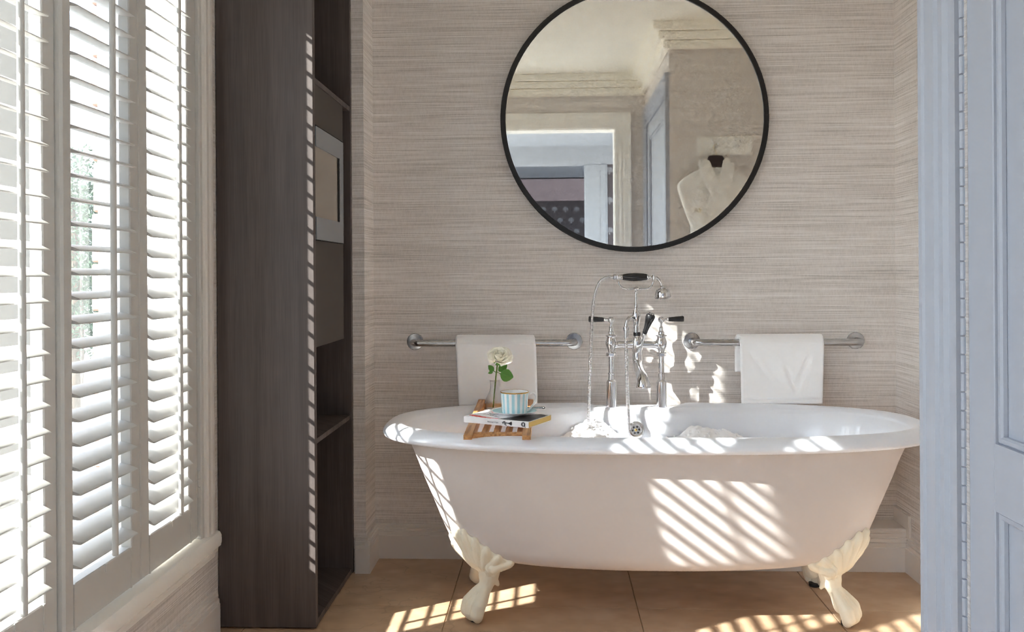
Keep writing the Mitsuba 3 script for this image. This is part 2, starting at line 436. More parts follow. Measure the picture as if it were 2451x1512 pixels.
D = math.radians
shutter('plantation_shutter', 2.043, D(30), 'white louvered shutter nearest the dark shelving unit, its louvers tilted and sunlit', .014, rod=.012)
shutter('plantation_shutter_001', 1.7045, D(13), 'white louvered shutter, second from the dark shelving unit, in shade with bluish louvers')
shutter('plantation_shutter_002', 1.403, D(18), 'white louvered shutter cut by the left edge of the photo', 0, .287, -.006)
shutter('plantation_shutter_003', 1.065, D(18), 'white louvered shutter just outside the left edge, second towards the doorway')
shutter('plantation_shutter_004', .727, D(18), 'white louvered shutter nearest the doorway wall')
part('plantation_shutter__hinge', [lathe([(0, 0), (.0042, 0), (.0042, .030), (0, .030)], 14, (SF + .003, 2.381, .418)), lathe([(0, 0), (.0045, 0), (.0045, .022), (0, .022)], 14, (SF + .003, 2.381, .4495)), lathe([(0, 0), (.0042, 0), (.0042, .022), (0, .022)], 14, (SF + .003, 2.381, .4725)), box(SF - .001, SF + .001, 2.37, 2.392, .42, .494)], 'm_shutter', 30)
trim([box(SB, -.986, 2.3815, 2.404, .30, 2.06, .003), box(SB, -.984, 1.691, 1.7035, .30, 2.06, .005), box(SB, -.986, .60, .726, .30, 2.06, .003),
      box(SB, -.986, .60, 2.404, 2.062, 2.319, .003)], 'm_shutter', 'white shutter frame posts and head in the window opening')

# ---------------------------------------------------------------- side door and doorway trims
cs = [(0, 0), (.022, 0), (.022, .013), (.018, .016), (.018, .050), (.012, .054), (.012, .066), (.017, .070), (.017, .080), (.010, .086), (.010, .1), (.014, .104), (.014, .118), (0, .118)]


def casing_vert(x_wall, sgn, y_out, ydir, h):
    """profile (out, along) extruded vertically on a wall of constant x"""
    m = trimesh.creation.extrude_polygon(sg.Polygon([(x_wall + sgn * o, y_out + ydir * a) for o, a in cs]), h, engine='earcut')
    if m.volume < 0: m.invert()
    return m


head = moulding([(o, DZ + .118 - a) for o, a in cs], 'y', D0 - .118, D1 + .118, XS, -1)
trim([casing_vert(XS, -1, D1 + .118 + .012, -1, DZ + .1), casing_vert(XS, -1, D0 - .118, 1, DZ + .1), head], 'm_door', 'tall moulded casing around the panelled side door')
# the leaf
dx0, dx1 = XS - .004, XS + .034
struct('door_1', [box(dx0, dx1, D0 + .003, D0 + .085, .008, DZ - .003, .0015), box(dx0, dx1, D1 - .085, D1 - .008, .008, DZ - .003, .0015),
                  box(dx0, dx1, D0 + .085, D1 - .085, .008, .18), box(dx0, dx1, D0 + .085, D1 - .085, .69, .79), box(dx0, dx1, D0 + .085, D1 - .085, 1.93, DZ - .003)], 'm_door', 'panelled bluish white door at the right edge', 'door')
for z0, z1 in ((.18, .69), (.79, 1.93)):
    a, b_ = D0 + .085, D1 - .085
    part('door_1__panel', [box(dx0 + .014, dx1 - .008, a - .004, b_ + .004, z0 - .004, z1 + .004)], 'm_door')
    s = .012
    part('door_1__panel_moulding', [box(dx0 + .004, dx0 + .016, a, a + s, z0, z1, .003), box(dx0 + .004, dx0 + .016, b_ - s, b_, z0, z1, .003), box(dx0 + .004, dx0 + .016, a, b_, z0, z0 + s, .003), box(dx0 + .004, dx0 + .016, a, b_, z1 - s, z1, .003)], 'm_door')
kn = []
z = .03
while z < 1.98:
    kn.append(lathe([(0, 0), (.0038, .0006), (.0038, .0272), (0, .0278)], 10, (XS - .009, D1 - .001, z))); z += .0295
part('door_1__hinge', kn, 'm_door', 30)
lab('door_1__hinge', 'long piano hinge with small knuckles')
dw = moulding([(o, OZ + .1 - a * .9) for o, a in cs], 'x', OX0 - .1, OX1 + .1, YD, 1)
vs = []
for xo, sg_ in ((OX1 + .1, -1), (OX0 - .1, 1)):
    m = trimesh.creation.extrude_polygon(sg.Polygon([(xo + sg_ * a * .9, YD + o) for o, a in cs]), OZ + .1, engine='earcut')
    if m.volume < 0: m.invert()
    vs.append(m)
trim([dw] + vs + [box(OX1 - .012, OX1, .2, YD, 0, OZ), box(OX0, OX0 + .012, .2, YD, 0, OZ), box(OX0, OX1, .2, YD, OZ - .012, OZ)], 'm_white_paint', 'moulded white casing of the open doorway, seen in the round mirror')

# ---------------------------------------------------------------- bedroom beyond the doorway (mirror only)
BX0, BX1 = -1.36, 2.6
struct('floor_bedroom', box(BX0 - .2, BX1 + .2, -6.3, .22, -.06, 0), 'm_carpet', 'bedroom carpet beyond the doorway', 'floor')
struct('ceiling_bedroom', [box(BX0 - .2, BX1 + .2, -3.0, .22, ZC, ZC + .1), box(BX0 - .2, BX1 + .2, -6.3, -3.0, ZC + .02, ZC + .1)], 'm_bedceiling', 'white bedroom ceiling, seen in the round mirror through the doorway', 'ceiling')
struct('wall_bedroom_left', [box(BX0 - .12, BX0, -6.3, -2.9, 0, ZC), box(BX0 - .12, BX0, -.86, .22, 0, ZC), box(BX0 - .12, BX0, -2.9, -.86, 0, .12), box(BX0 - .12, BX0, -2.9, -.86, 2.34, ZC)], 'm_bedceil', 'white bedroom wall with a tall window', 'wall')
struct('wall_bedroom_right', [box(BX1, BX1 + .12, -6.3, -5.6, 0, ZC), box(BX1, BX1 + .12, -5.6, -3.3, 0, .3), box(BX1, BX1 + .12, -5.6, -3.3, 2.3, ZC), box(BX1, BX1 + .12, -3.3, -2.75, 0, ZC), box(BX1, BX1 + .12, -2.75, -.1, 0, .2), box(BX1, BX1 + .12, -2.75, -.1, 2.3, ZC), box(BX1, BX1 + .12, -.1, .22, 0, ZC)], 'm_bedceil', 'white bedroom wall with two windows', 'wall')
struct('wall_bedroom_divider', [box(.62, BX1, -3.0, -2.88, 0, 2.2), box(BX0, -1.0, -3.0, -2.88, 0, 2.2)], 'm_damask', 'patterned wall beside the opening between the bedroom parts, seen in the mirror', 'wall')
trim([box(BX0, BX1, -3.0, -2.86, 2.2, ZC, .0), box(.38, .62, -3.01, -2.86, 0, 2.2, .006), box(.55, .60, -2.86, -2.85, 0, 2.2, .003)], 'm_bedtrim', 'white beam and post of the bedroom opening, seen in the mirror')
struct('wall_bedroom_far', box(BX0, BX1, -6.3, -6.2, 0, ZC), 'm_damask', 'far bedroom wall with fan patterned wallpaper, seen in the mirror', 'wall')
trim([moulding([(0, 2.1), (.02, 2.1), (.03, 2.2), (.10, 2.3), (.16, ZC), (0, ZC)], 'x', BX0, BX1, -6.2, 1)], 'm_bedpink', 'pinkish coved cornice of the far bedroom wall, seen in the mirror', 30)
for n, xx, (a, b_, c_, d_) in ((3, BX1 + .05, (-2.75, -.1, .2, 2.3)), (4, BX1 + .05, (-5.6, -3.3, .3, 2.3)), (5, BX0 - .1, (-2.9, -.86, .12, 2.34))):
    k = f'window_{n}'
    ym = (a + b_) / 2
    struct(k, [box(xx, xx + .05, a, a + .06, c_, d_), box(xx, xx + .05, b_ - .06, b_, c_, d_), box(xx, xx + .05, ym - .03, ym + .03, c_, d_), box(xx, xx + .05, a, b_, c_, c_ + .06), box(xx, xx + .05, a, b_, d_ - .06, d_)], 'm_white_paint', {3: 'bedroom window near the doorway', 4: 'window in the far part of the bedroom', 5: 'tall sunny bedroom window on the facade side'}[n], 'window')
    part(k + '__pane', trimesh.Trimesh([(xx + .025, a, c_), (xx + .025, b_, c_), (xx + .025, b_, d_), (xx + .025, a, d_)], [[0, 1, 2], [0, 2, 3]], process=False), 'm_pane')

# ---------------------------------------------------------------- outdoors seen through the louvers
struct('ground', box(-60, 60, -60, 60, -.6, -.5), 'm_paving', 'pale paving outside the windows', 'ground')
struct('wall_outdoor', [box(-1.60, -1.29, 3.02, 3.6, -.5, 4.5)], 'm_stone', 'sunlit stone wall outside, seen between the louvers', 'wall')


z_, k_ = -.5, 0
while z_ < 4.2:
    h_ = .16 + .05 * rng.random()
    part('wall_outdoor__quoin', box(-1.640 - .006 * rng.random(), -1.585 if k_ % 2 else -1.56, 3.008 + .006 * rng.random(), 3.3, z_, z_ + h_ - .006, .006), 'm_quoin'); z_ += h_; k_ += 1


def tree(key, x, y, z0, h, r, text, seed):
    rs = np.random.default_rng(seed)
    lab(key, text, 'tree')
    part(key + '__trunk', tube(spline([(x, y, z0), (x + .05, y, z0 + h * .4), (x - .04, y + .03, z0 + h * .85)], 12), np.linspace(.09, .03, 12), 10), 'm_bark', True)
    n = 14000
    d = rs.normal(size=(n, 3)); d /= np.linalg.norm(d, axis=1, keepdims=True)
    lump = .65 + .7 * meshkit.fbm(d * 2.2 + seed, 3, seed)
    c = np.array([x, y, z0 + h * .62]) + d * (rs.uniform(.3, 1, n) ** .5 * lump)[:, None] * np.array([r, r, h * .42])
    a = rs.normal(size=(n, 3)); a /= np.linalg.norm(a, axis=1, keepdims=True)
    b_ = np.cross(a, rs.normal(size=(n, 3))); b_ /= np.linalg.norm(b_, axis=1, keepdims=True)
    s = rs.uniform(.022, .042, n)[:, None]
    V = np.stack([c - a * s, c + b_ * s * .5, c + a * s, c - b_ * s * .5], 1).reshape(-1, 3)
    i = np.arange(n)[:, None] * 4
    F = np.vstack([i + [0, 1, 2], i + [0, 2, 3]])
    k = part(key + '__foliage', trimesh.Trimesh(V, F, process=False), 'm_foliage')
    labels[k] = {'kind': 'stuff'}


tree('garden_tree', -5.6, 9.85, -.5, 2.9, 1.0, 'green leafy tree outside, seen left of the stone wall through the shaded shutter', 3)
tree('garden_tree_001', -8.6, 13.4, -.5, 3.3, 1.3, 'green leafy tree outside, seen beside the tilt rod of the leftmost shutter', 5)

# ---------------------------------------------------------------- dark shelving unit
c = 'shelving_unit'
lab(c, 'tall dark brown wooden shelving unit with open side between shutters and tub', 'shelving unit')
CX0, CX1, CY0, CY1 = -.986, -.694, 2.50, 2.985
part(c + '__end_panel', box(CX0, CX1, CY0, CY0 + .022, .004, ZC - .005, .0015), 'm_darkwood')
part(c + '__end_panel', box(CX0, CX1 + .002, CY1 - .018, CY1, .004, ZC - .005, .0012), 'm_darkwood')
part(c + '__back_panel', box(CX0, CX0 + .012, CY0 + .022, CY1 - .018, .004, ZC - .005), 'm_darkedge')
for z0, z1, xx in ((1.617, 1.634, CX1), (.541, .557, CX1 - .004), (.004, .022, CX1 - .001)):
    part(c + '__shelf', box(CX0 + .012, xx, CY0 + .022, CY1 - .018, z0, z1, .001), 'm_darkwood')
part(c + '__infill_panel', box(CX1 - .022, CX1 - .003, CY0 + .022, 2.874, .83, 1.617), 'm_infill')
part(c + '__filler_strip', box(-1.01, CX0, 2.515, 2.535, .004, ZC - .005), 'm_blackpaint')
lab(c + '__filler_strip', 'black filler strip against the wall')
c = 'wall_screen'
lab(c, 'flat mirrored screen with pale border set in the shelving unit', 'screen')
part(c + '__border', [box(CX1 - .003, CX1 + .002, 2.523, 2.86, 1.43, 1.49), box(CX1 - .003, CX1 + .002, 2.523, 2.86, 1.152, 1.22), box(CX1 - .003, CX1 + .002, 2.807, 2.86, 1.22, 1.43)], 'm_screen_surround')
part(c + '__glass', box(CX1 - .003, CX1 - .001, 2.523, 2.80, 1.22, 1.43), 'm_screen')
part(c + '__edge', [box(CX1 - .003, CX1 + .0025, 2.80, 2.807, 1.22, 1.43), box(CX1 - .003, CX1 + .0022, 2.523, 2.861, 1.4905, 1.493), box(CX1 - .003, CX1 + .0022, 2.523, 2.861, 1.149, 1.1515)], 'm_blackpaint')

# ---------------------------------------------------------------- bathtub
TCX, TCY, TA, TB = .323, 2.735, .852, .368
NT = 256
th = np.arange(NT) * 2 * np.pi / NT


def oval(a, b, z, n):
    ct, st = np.cos(th), np.sin(th)
    x, y = np.sign(ct) * np.abs(ct) ** (2 / n), np.sign(st) * np.abs(st) ** (2 / n)
    return np.stack([TCX + a * x, TCY + b * y, np.full(NT, z)], 1)


def flatten(R, zmax):
    """lower the rim where the taps stand at the back"""
    w = np.clip((.185 - np.abs(R[:, 0] - .304)) / .05, 0, 1); w = w * w * (3 - 2 * w) * (R[:, 1] > TCY)
    R[:, 2] = np.where(R[:, 2] > zmax, R[:, 2] * (1 - w) + zmax * w, R[:, 2])
    return R


NE = 2.55
rim_d = [(.075, .566), (.070, .573), (.061, .5795), (.050, .584), (.038, .5855), (.026, .5835), (.015, .5785), (.007, .5715), (.0015, .563), (0, .556), (.0025, .549), (.009, .5445), (.018, .543), (.030, .5435), (.055, .546)]
inner = [(.02, .2005), (.3, .201), (.46, .204), (.54, .212), (.60, .232), (.645, .27), (.675, .33), (.70, .40), (.728, .48), (.752, .54), (.770, .560)]
rings = []
for a, z in inner:
    b = {.02: .008, .3: .1, .46: .155, .54: .188, .60: .216, .645: .237, .675: .25, .70: .26, .728: .272, .752: .282, .770: .289}[a]
    rings.append(oval(a, b, z, 2.3 + .25 * (z - .2) / .36))
for d, z in rim_d: rings.append(flatten(oval(TA - d, TB - d, z, NE), .574))
basin = grid_mesh(np.array(rings), close_v=True)
tub = 'bathtub'
lab(tub, 'white roll top bathtub on cream claw feet', 'bathtub')
outer = [(.790, .306, .548), (.774, .304, .53), (.755, .299, .49), (.726, .290, .415), (.692, .279, .332), (.662, .268, .258), (.640, .257, .214), (.612, .240, .189), (.573, .213, .174), (.515, .172, .1655), (.42, .12, .163), (.02, .008, .1625)]
outer_f = np.array(outer)


def tub_surface(ang, z):
    """point on the outer shell at polar parameter ang and height z"""
    zz, aa, bb_ = outer_f[::-1, 2], outer_f[::-1, 0], outer_f[::-1, 1]
    a, b = np.interp(z, zz, aa), np.interp(z, zz, bb_)
    n = 2.3 + .25 * np.clip((z - .2) / .36, 0, 1)
    ct, st = math.cos(ang), math.sin(ang)
    return np.array([TCX + a * np.sign(ct) * abs(ct) ** (2 / n), TCY + b * np.sign(st) * abs(st) ** (2 / n), z])


from scipy.interpolate import PchipInterpolator
tt = np.arange(len(outer)); fi = PchipInterpolator(tt, outer_f); ts = np.linspace(0, len(outer) - 1, 70)
shell = grid_mesh(np.array([oval(*fi(t)[:3], 2.3 + .25 * np.clip((fi(t)[2] - .2) / .36, 0, 1)) for t in ts]), close_v=True)
ri = np.array(rings)
fk = PchipInterpolator(np.arange(len(ri)), ri.reshape(len(ri), -1)); basin = grid_mesh(fk(np.linspace(0, len(ri) - 1, 150)).reshape(150, NT, 3), close_v=True)
put(tub + '__basin', basin, 'm_enamel', True)
put(tub + '__shell', shell, 'm_tubpaint', True)
lab(tub + '__shell', 'painted outer shell, warmer white than the glossy basin')


def claw_foot(sx, sy):
    """foot under one corner; sx, sy = signs of the corner"""
    fx, fy = TCX + sx * .540, TCY + sy * .150
    o = np.array([sx * .80, sy * .60]); o /= np.linalg.norm(o)        # outward
    s = np.array([-o[1], o[0]])                                        # sideways
    P = lambda out, side, z, r: (fx + o[0] * out + s[0] * side, fy + o[1] * out + s[1] * side, z, r)
    man = m3.Manifold()
    # leg: cuff, knee, ankle
    man += capsule_hull([P(-.045, 0, .158, .030), P(-.034, 0, .132, .032), P(-.027, 0, .108, .0235), P(-.014, 0, .085, .0215), P(.000, 0, .055, .026)])
    for q in (-.026, 0, .026):
        f = 1 - abs(q) * 5
        man += capsule_hull([P(-.018, q * .35, .10, .013), P(.000, q * .75, .078, .017), P(.024 * f, q * 1.05, .052, .0215), P(.032 * f, q * 1.08, .030, .0205), P(.026 * f, q * .95, .018, .015)])
    for q in (-1, 1): man += capsule_hull([P(-.036, q * .012, .125, .015), P(-.052, q * .014, .108, .0085), P(-.058, q * .013, .098, .005)])
    # collar ring
    for q in np.linspace(-1, 1, 7): man += m3.Manifold.sphere(.0105, 16).translate(P(-.03 + .018 * (1 - q * q), q * .034, .143, 0)[:3])
    # acanthus leaf wrapped on the shell
    a0 = math.atan2(sy * 1.0, sx * 1.0)
    base_ang = {(-1, -1): math.pi + .60, (1, -1): -.60, (-1, 1): math.pi - .60, (1, 1): .60}[(sx, sy)]
    turn = 1 if (sx, sy) in ((-1, -1), (1, 1)) else -1                # +: towards the middle of the long side
    ends = [(-.335, .212), (-.26, .245), (-.16, .272), (-.06, .268), (.03, .248), (.10, .224), (.155, .202), (.20, .185)]
    B = np.array(P(-.028, 0, .150, 0)[:3])
    ribs = []
    for da, z in ends:
        E_ = tub_surface(base_ang + turn * da, z)
        mid = tub_surface(base_ang + turn * da * .55, .165 + (z - .165) * .52)
        nrm = np.array([mid[0] - TCX, (mid[1] - TCY) * 2.2, -.25]); nrm /= np.linalg.norm(nrm)
        q1 = B * .45 + mid * .55 + nrm * .016; q2 = mid * .3 + E_ * .7 + nrm * .009; q3 = E_ + nrm * .005
        ribs.append([(*(B + nrm * .004), .017), (*q1, .0165), (*q2, .0150), (*q3, .0115), (*(E_ + nrm * .010), .007)])
    for r in ribs: man += capsule_hull(r)
    for r, r2 in zip(ribs, ribs[1:]):
        for i in range(3):
            man += m3.Manifold.batch_hull([m3.Manifold.sphere(p[3] * .34, 12).translate(p[:3]) for p in (r[i], r[i + 1], r2[i], r2[i + 1])])
    # scrolls
    def scroll(cen, u, w, R, rr):
        pts = []
        for t in np.linspace(0, 1, 14):
            an = t * 2.6 * math.pi; k = R * (1 - .75 * t)
            p = np.array(cen) + k * (math.cos(an) * np.array(u) + math.sin(an) * np.array(w))
            pts.append((*p, rr * (1 - .35 * t)))
        return capsule_hull(pts)
    o3, s3 = np.array([o[0], o[1], 0]), np.array([s[0], s[1], 0])
    man += scroll(B + o3 * .020 + np.array([0, 0, .018]), s3, np.array([0, 0, 1.0]), .015, .0068)
    side = s3 * (1 if (sx * sy) > 0 else -1)
    side = side if side[0] * -sx > 0 else -side
    fx3 = np.array([0, sy, 0.0]); c2 = B + side * .034 + fx3 * .012 + np.array([0, 0, .012])
    man += scroll(c2, np.array([-sx, 0, 0.0]) * .95, np.array([0, 0, 1.0]) * .8, .025, .0085)
    man += m3.Manifold.sphere(1, 18).scale((.022, .010, .017)).translate(tuple(c2))
    man += capsule_hull([(*(B + fx3 * .014 + np.array([0, 0, -.004])), .012), (*c2, .016), (*(c2 + np.array([-sx * .030, 0, .010])), .010)])
    m = to_tm(man.refine_to_length(.006))
    trimesh.smoothing.filter_taubin(m, iterations=3)
    k = part(tub + '__foot', m, 'm_footpaint', True)
    pad = lathe([(0, .001), (.016, .001), (.017, .003), (.017, .012), (0, .012)], 24, (fx + o[0] * .014, fy + o[1] * .014, 0))
    part(k + '__pad', pad, 'm_rubber', 30)
    return k


for sx, sy in ((-1, -1), (1, -1), (-1, 1), (1, 1)): claw_foot(sx, sy)
# overflow
ov = 'bathtub__overflow'
ax = np.array([0, -1, .18]); ax /= np.linalg.norm(ax); oc = np.array([.297, 2.997, .500])
put(ov, lathe([(0, .006), (.018, .006), (.019, .008), (.024, .0095), (.029, .006), (.030, 0), (.028, -.006), (0, -.006)], 40, oc, ax), 'm_chrome', 30)
R_ = trimesh.geometry.align_vectors([0, 0, 1], ax)[:3, :3]
hs = []
for k in range(6):
    a = k * math.pi / 3 + .5
    hs.append(lathe([(0, 0), (.0036, 0), (.0036, .0008), (0, .0008)], 14, oc + ax * .0058 + R_ @ np.array([.0115 * math.cos(a), .0115 * math.sin(a), 0]), ax))
put(ov + '__hole', hs, 'm_rubber')
put(ov + '__plug', lathe([(0, .010), (.003, .0098), (.0048, .0085), (.005, .005), (0, .005)], 16, oc, ax), 'm_brass', 30)

# bath foam: a lumpy surface clipped to the basin
gx, gy = np.meshgrid(np.linspace(-.5, 1.12, 230), np.linspace(2.44, 3.03, 110), indexing='ij')
base = .435
P3 = np.stack([gx, gy, np.zeros_like(gx)], -1)
hill = .080 * np.exp(-((gx - .145) / .10) ** 2) * np.clip((gy - 2.70) / .22, 0, 1) + .055 * np.exp(-((gx - .54) / .13) ** 2) * np.clip((gy - 2.66) / .25, 0, 1) + .0 * np.exp(-((gx - .05) / .16) ** 2 - ((gy - 2.72) / .14) ** 2)
hill += .02 * np.clip((gy - 2.6) / .3, 0, 1)
nz = meshkit.fbm(P3 * 16, 4, 3) - .5
gz = base + hill * (1 + .5 * nz) + .018 * nz + .006 * (meshkit.fbm(P3 * 90, 2, 9) - .5)
ovl = (np.abs(gx - TCX) / .716) ** 2.45 + (np.abs(gy - TCY) / .266) ** 2.45
keep = ovl < 1.0
idx = -np.ones(gx.shape, int); idx[keep] = np.arange(keep.sum())
q = np.stack([idx[:-1, :-1], idx[1:, :-1], idx[1:, 1:], idx[:-1, 1:]], -1).reshape(-1, 4); q = q[(q >= 0).all(1)]
fv = np.stack([gx, gy, gz], -1)[keep]
foam = trimesh.Trimesh(fv, np.vstack([q[:, [0, 1, 2]], q[:, [0, 2, 3]]]), process=False)
bs, rs_ = [foam], np.random.default_rng(12)
wgt = hill[keep] + .002; pick = rs_.choice(len(fv), 700, p=wgt / wgt.sum())
for p_ in fv[pick]:
    b_ = trimesh.creation.icosphere(1, rs_.uniform(.0015, .0055)); b_.apply_translation(p_ + [rs_.uniform(-.004, .004), rs_.uniform(-.004, .004), .001]); bs.append(b_)
put('bath_foam', bs, 'm_foam', True)
lab('bath_foam', 'white foam bubbles floating in the bathtub', 'foam', kind='stuff')

# ---------------------------------------------------------------- bath and shower mixer
X0, Y0, Z0, U = .304, 3.046, .5735, .001478
mx = 'bath_mixer'
lab(mx, 'chrome bath and shower mixer with black levers at the back of the tub', 'bath tap')


def tp(x, z, y=0.0): return np.array([X0 + x * U, Y0 + y * U, Z0 + z * U])


def tl(dx, prof, n=40): return lathe([(r * U, z * U) for r, z in prof], n, tp(dx, 0))


for dx, hd in ((-58.8, -1), (60.5, 1)):
    part(mx + '__standpipe', [tl(dx, [(0, 0), (11.9, 0), (11.9, 58), (10.5, 62), (7.4, 65), (7.2, 78), (8.0, 79), (8.0, 81), (6.6, 82), (6.6, 124), (0, 124)])], 'm_chrome', 30)
    part(mx + '__hex_nut', [lathe([(0, 121 * U), (10.5 * U, 121 * U), (11.8 * U, 122.5 * U), (11.8 * U, 128.5 * U), (10.5 * U, 130 * U), (0, 130 * U)], 6, tp(dx, 0))], 'm_chrome')
    part(mx + '__valve_body', [tl(dx, [(0, 128), (6.5, 129), (7.4, 133), (9.5, 138), (12.2, 144), (13.2, 151), (12.8, 157), (10.6, 162), (9.6, 165), (10.2, 167.5), (13.0, 169), (13.0, 171), (8.5, 172.5), (7.3, 173.5), (7.3, 179), (5.6, 180.5), (4.9, 182), (4.9, 189), (3.4, 191), (3.0, 193), (3.0, 202), (0, 202)])], 'm_chrome', 30)
    cz = 207.5
    part(mx + '__lever_ball', [lathe([(7.6 * U * math.sin(a), -7.6 * U * math.cos(a)) for a in np.linspace(0, math.pi, 20)], 28, tp(dx, cz)), tube([tp(dx + hd * 5, cz), tp(dx + hd * 17, cz + 1)], [3.4 * U, 3.2 * U], 18), lathe([(0, 0), (4.8 * U, .3 * U), (5.4 * U, 1.5 * U), (4.8 * U, 3 * U), (0, 3.2 * U)], 24, tp(dx + hd * 14, cz + .8), (hd, 0, .03))], 'm_chrome', 40)
    part(mx + '__lever_handle', lathe([(0, 0), (4.6 * U, 0), (5.2 * U, 1 * U), (7.0 * U, 34 * U), (6.6 * U, 35.5 * U), (5.2 * U, 36.5 * U), (0, 36.8 * U)], 24, tp(dx + hd * 17.2, cz + 1), (hd, 0, .04)), 'm_blackgloss', 35)
    # bridge arm with flared ends
    e0 = tp(dx - hd * 9, 149)
    part(mx + '__bridge_arm', lathe([(0, 0), (10.5 * U, 0), (10.2 * U, 2 * U), (8.6 * U, 5 * U), (8.2 * U, 8 * U), (8.2 * U, 34 * U), (8.8 * U, 40 * U), (10 * U, 44 * U), (0, 44 * U)], 36, e0, (-hd, 0, 0)), 'm_chrome', 35)
part(mx + '__diverter_body', [tl(3, [(0, 106), (10.5, 106), (11.6, 112), (11.8, 124), (10.8, 128), (11.4, 133), (13.4, 140), (14.4, 149), (13.4, 158), (10.4, 165), (8.6, 168), (8.6, 170), (0, 170)])], 'm_chrome', 35)
part(mx + '__collar', tl(3, [(0, 169.5), (8.8, 169.5), (9.0, 171), (9.0, 177), (8.4, 178.5), (0, 178.5)]), 'm_blackgloss', 30)
part(mx + '__riser', [tl(1, [(0, 178), (7, 178), (7, 190), (6.4, 193), (6.8, 197), (8.2, 203), (9.6, 211), (9.9, 218), (9.0, 225), (6.4, 232), (4.2, 238), (3.4, 244), (3.3, 270), (3.6, 277), (6.0, 281), (8.5, 282.5), (7.5, 284.5), (3.5, 286.5), (0, 287)])], 'm_chrome', 35)
# cradle
cr = spline([(*tp(-40.5, 304),), (*tp(-40, 297),), (*tp(-37, 290),), (*tp(-31, 284.5),), (*tp(-23, 282.2),), (*tp(-10, 282),), (*tp(1, 282),), (*tp(12, 282),), (*tp(25, 282.2),), (*tp(33, 284.5),), (*tp(39, 290),), (*tp(42, 297),), (*tp(42.5, 304),)], 60)
part(mx + '__cradle', [tube(cr, 1.9 * U, 14), tube([tp(-41, 299, -3), tp(-42.5, 306, -6.5), tp(-43, 314, -4)], 2.2 * U, 12), tube([tp(-41, 299, 3), tp(-42.5, 306, 6.5), tp(-43, 314, 4)], 2.2 * U, 12), tube([tp(42.5, 299, -3), tp(43, 307, -5.5), tp(43.5, 315, -3.5)], 2.2 * U, 12), tube([tp(42.5, 299, 3), tp(43, 307, 5.5), tp(43.5, 315, 3.5)], 2.2 * U, 12)], 'm_chrome', 40)
# handset
hx = lambda prof: lathe([(r * U, x * U) for r, x in prof], 32, tp(0, 310), (1, 0, -.004))
hs_ = mx + '__handset'
put(hs_, hx([(0, -46), (5.6, -46), (5.6, -34.5), (6.8, -34), (7.2, -32.5), (6.4, -31.2), (6.4, -30), (0, -30)]), 'm_chrome', 40)
put(hs_ + '__neck', [hx([(0, 26.5), (7, 27), (7.4, 29), (6.2, 30), (6.6, 31.5), (5.4, 33), (5.6, 35), (3.9, 37), (3.7, 47), (0, 47)]),
          tube(spline([tp(45, 309.8), tp(50, 308), tp(55.5, 303), tp(60, 296), tp(62, 288), tp(62.5, 284)], 24), np.linspace(3.7, 2.6, 24) * U, 18)], 'm_chrome', 40)
put(hs_ + '__grip', hx([(0, -31), (6.4, -31), (7.4, -28), (8.8, -18), (9.6, -5), (9.7, 3), (8.9, 16), (7.6, 25), (6.8, 28), (0, 28)]), 'm_blackgloss', 40)
ha = np.array([-.10, -.16, 1.0])
put(hs_ + '__rose_head', lathe([(r * U, z * U) for r, z in [(0, -22), (14, -22), (18.5, -21.5), (20.2, -19.5), (20.2, -18), (18.6, -17), (18.4, -12), (17, -6), (13.5, -1), (8, 2.2), (4.4, 3.6), (4.0, 5.5), (4.8, 7), (3.2, 8.5), (0, 8.5)]], 40, tp(63.5, 281), ha), 'm_chrome', 40)
# hose with rings
hose_pts = spline([tp(-52, 310), tp(-64, 310.5), tp(-76, 306.5), tp(-85, 298.5), tp(-91.5, 287), tp(-97, 268), tp(-102.6, 233, -2), tp(-106, 184, -8), tp(-110.5, 110, -22), tp(-113.5, 45, -36), tp(-116, -8, -52), tp(-117, -38, -62)], 900)
rr = (3.55 + .55 * np.sin(np.arange(900) / 900 * 2 * np.pi * 118)) * U
ho = mx + '__hose'
part(ho, tube(hose_pts, rr, 14), 'm_chrome', True)
part(ho + '__nut', lathe([(0, 0), (6.2 * U, 0), (7.2 * U, 1.2 * U), (7.2 * U, 6.8 * U), (6.2 * U, 8 * U), (0, 8 * U)], 6, tp(-53, 310), (1, 0, 0)), 'm_chrome')
part(mx + '__gooseneck', [tube(spline([tp(1, 199), tp(-2, 209, -4), tp(-8, 214, -9), tp(-15, 213.5, -13), tp(-21, 207, -16), tp(-24.5, 196, -17), tp(-24.8, 188, -17)], 40), 4.3 * U, 20),
                           lathe([(r * U, z * U) for r, z in [(0, 0), (5.2, 0), (5.4, 16), (6.6, 17), (6.9, 20), (6.9, 24), (5.6, 26), (0, 26)]], 24, tp(-24.8, 167, -17))], 'm_chrome', 40)
hp = spline([tp(-24.8, 169, -17), tp(-24.6, 120, -20), tp(-24.0, 70, -26), tp(-23.5, 25, -36), tp(-23, -15, -50), tp(-22.5, -45, -60)], 700)
part(mx + '__hose', tube(hp, (3.9 + .5 * np.sin(np.arange(700) / 700 * 2 * np.pi * 62)) * U, 14), 'm_chrome', True)
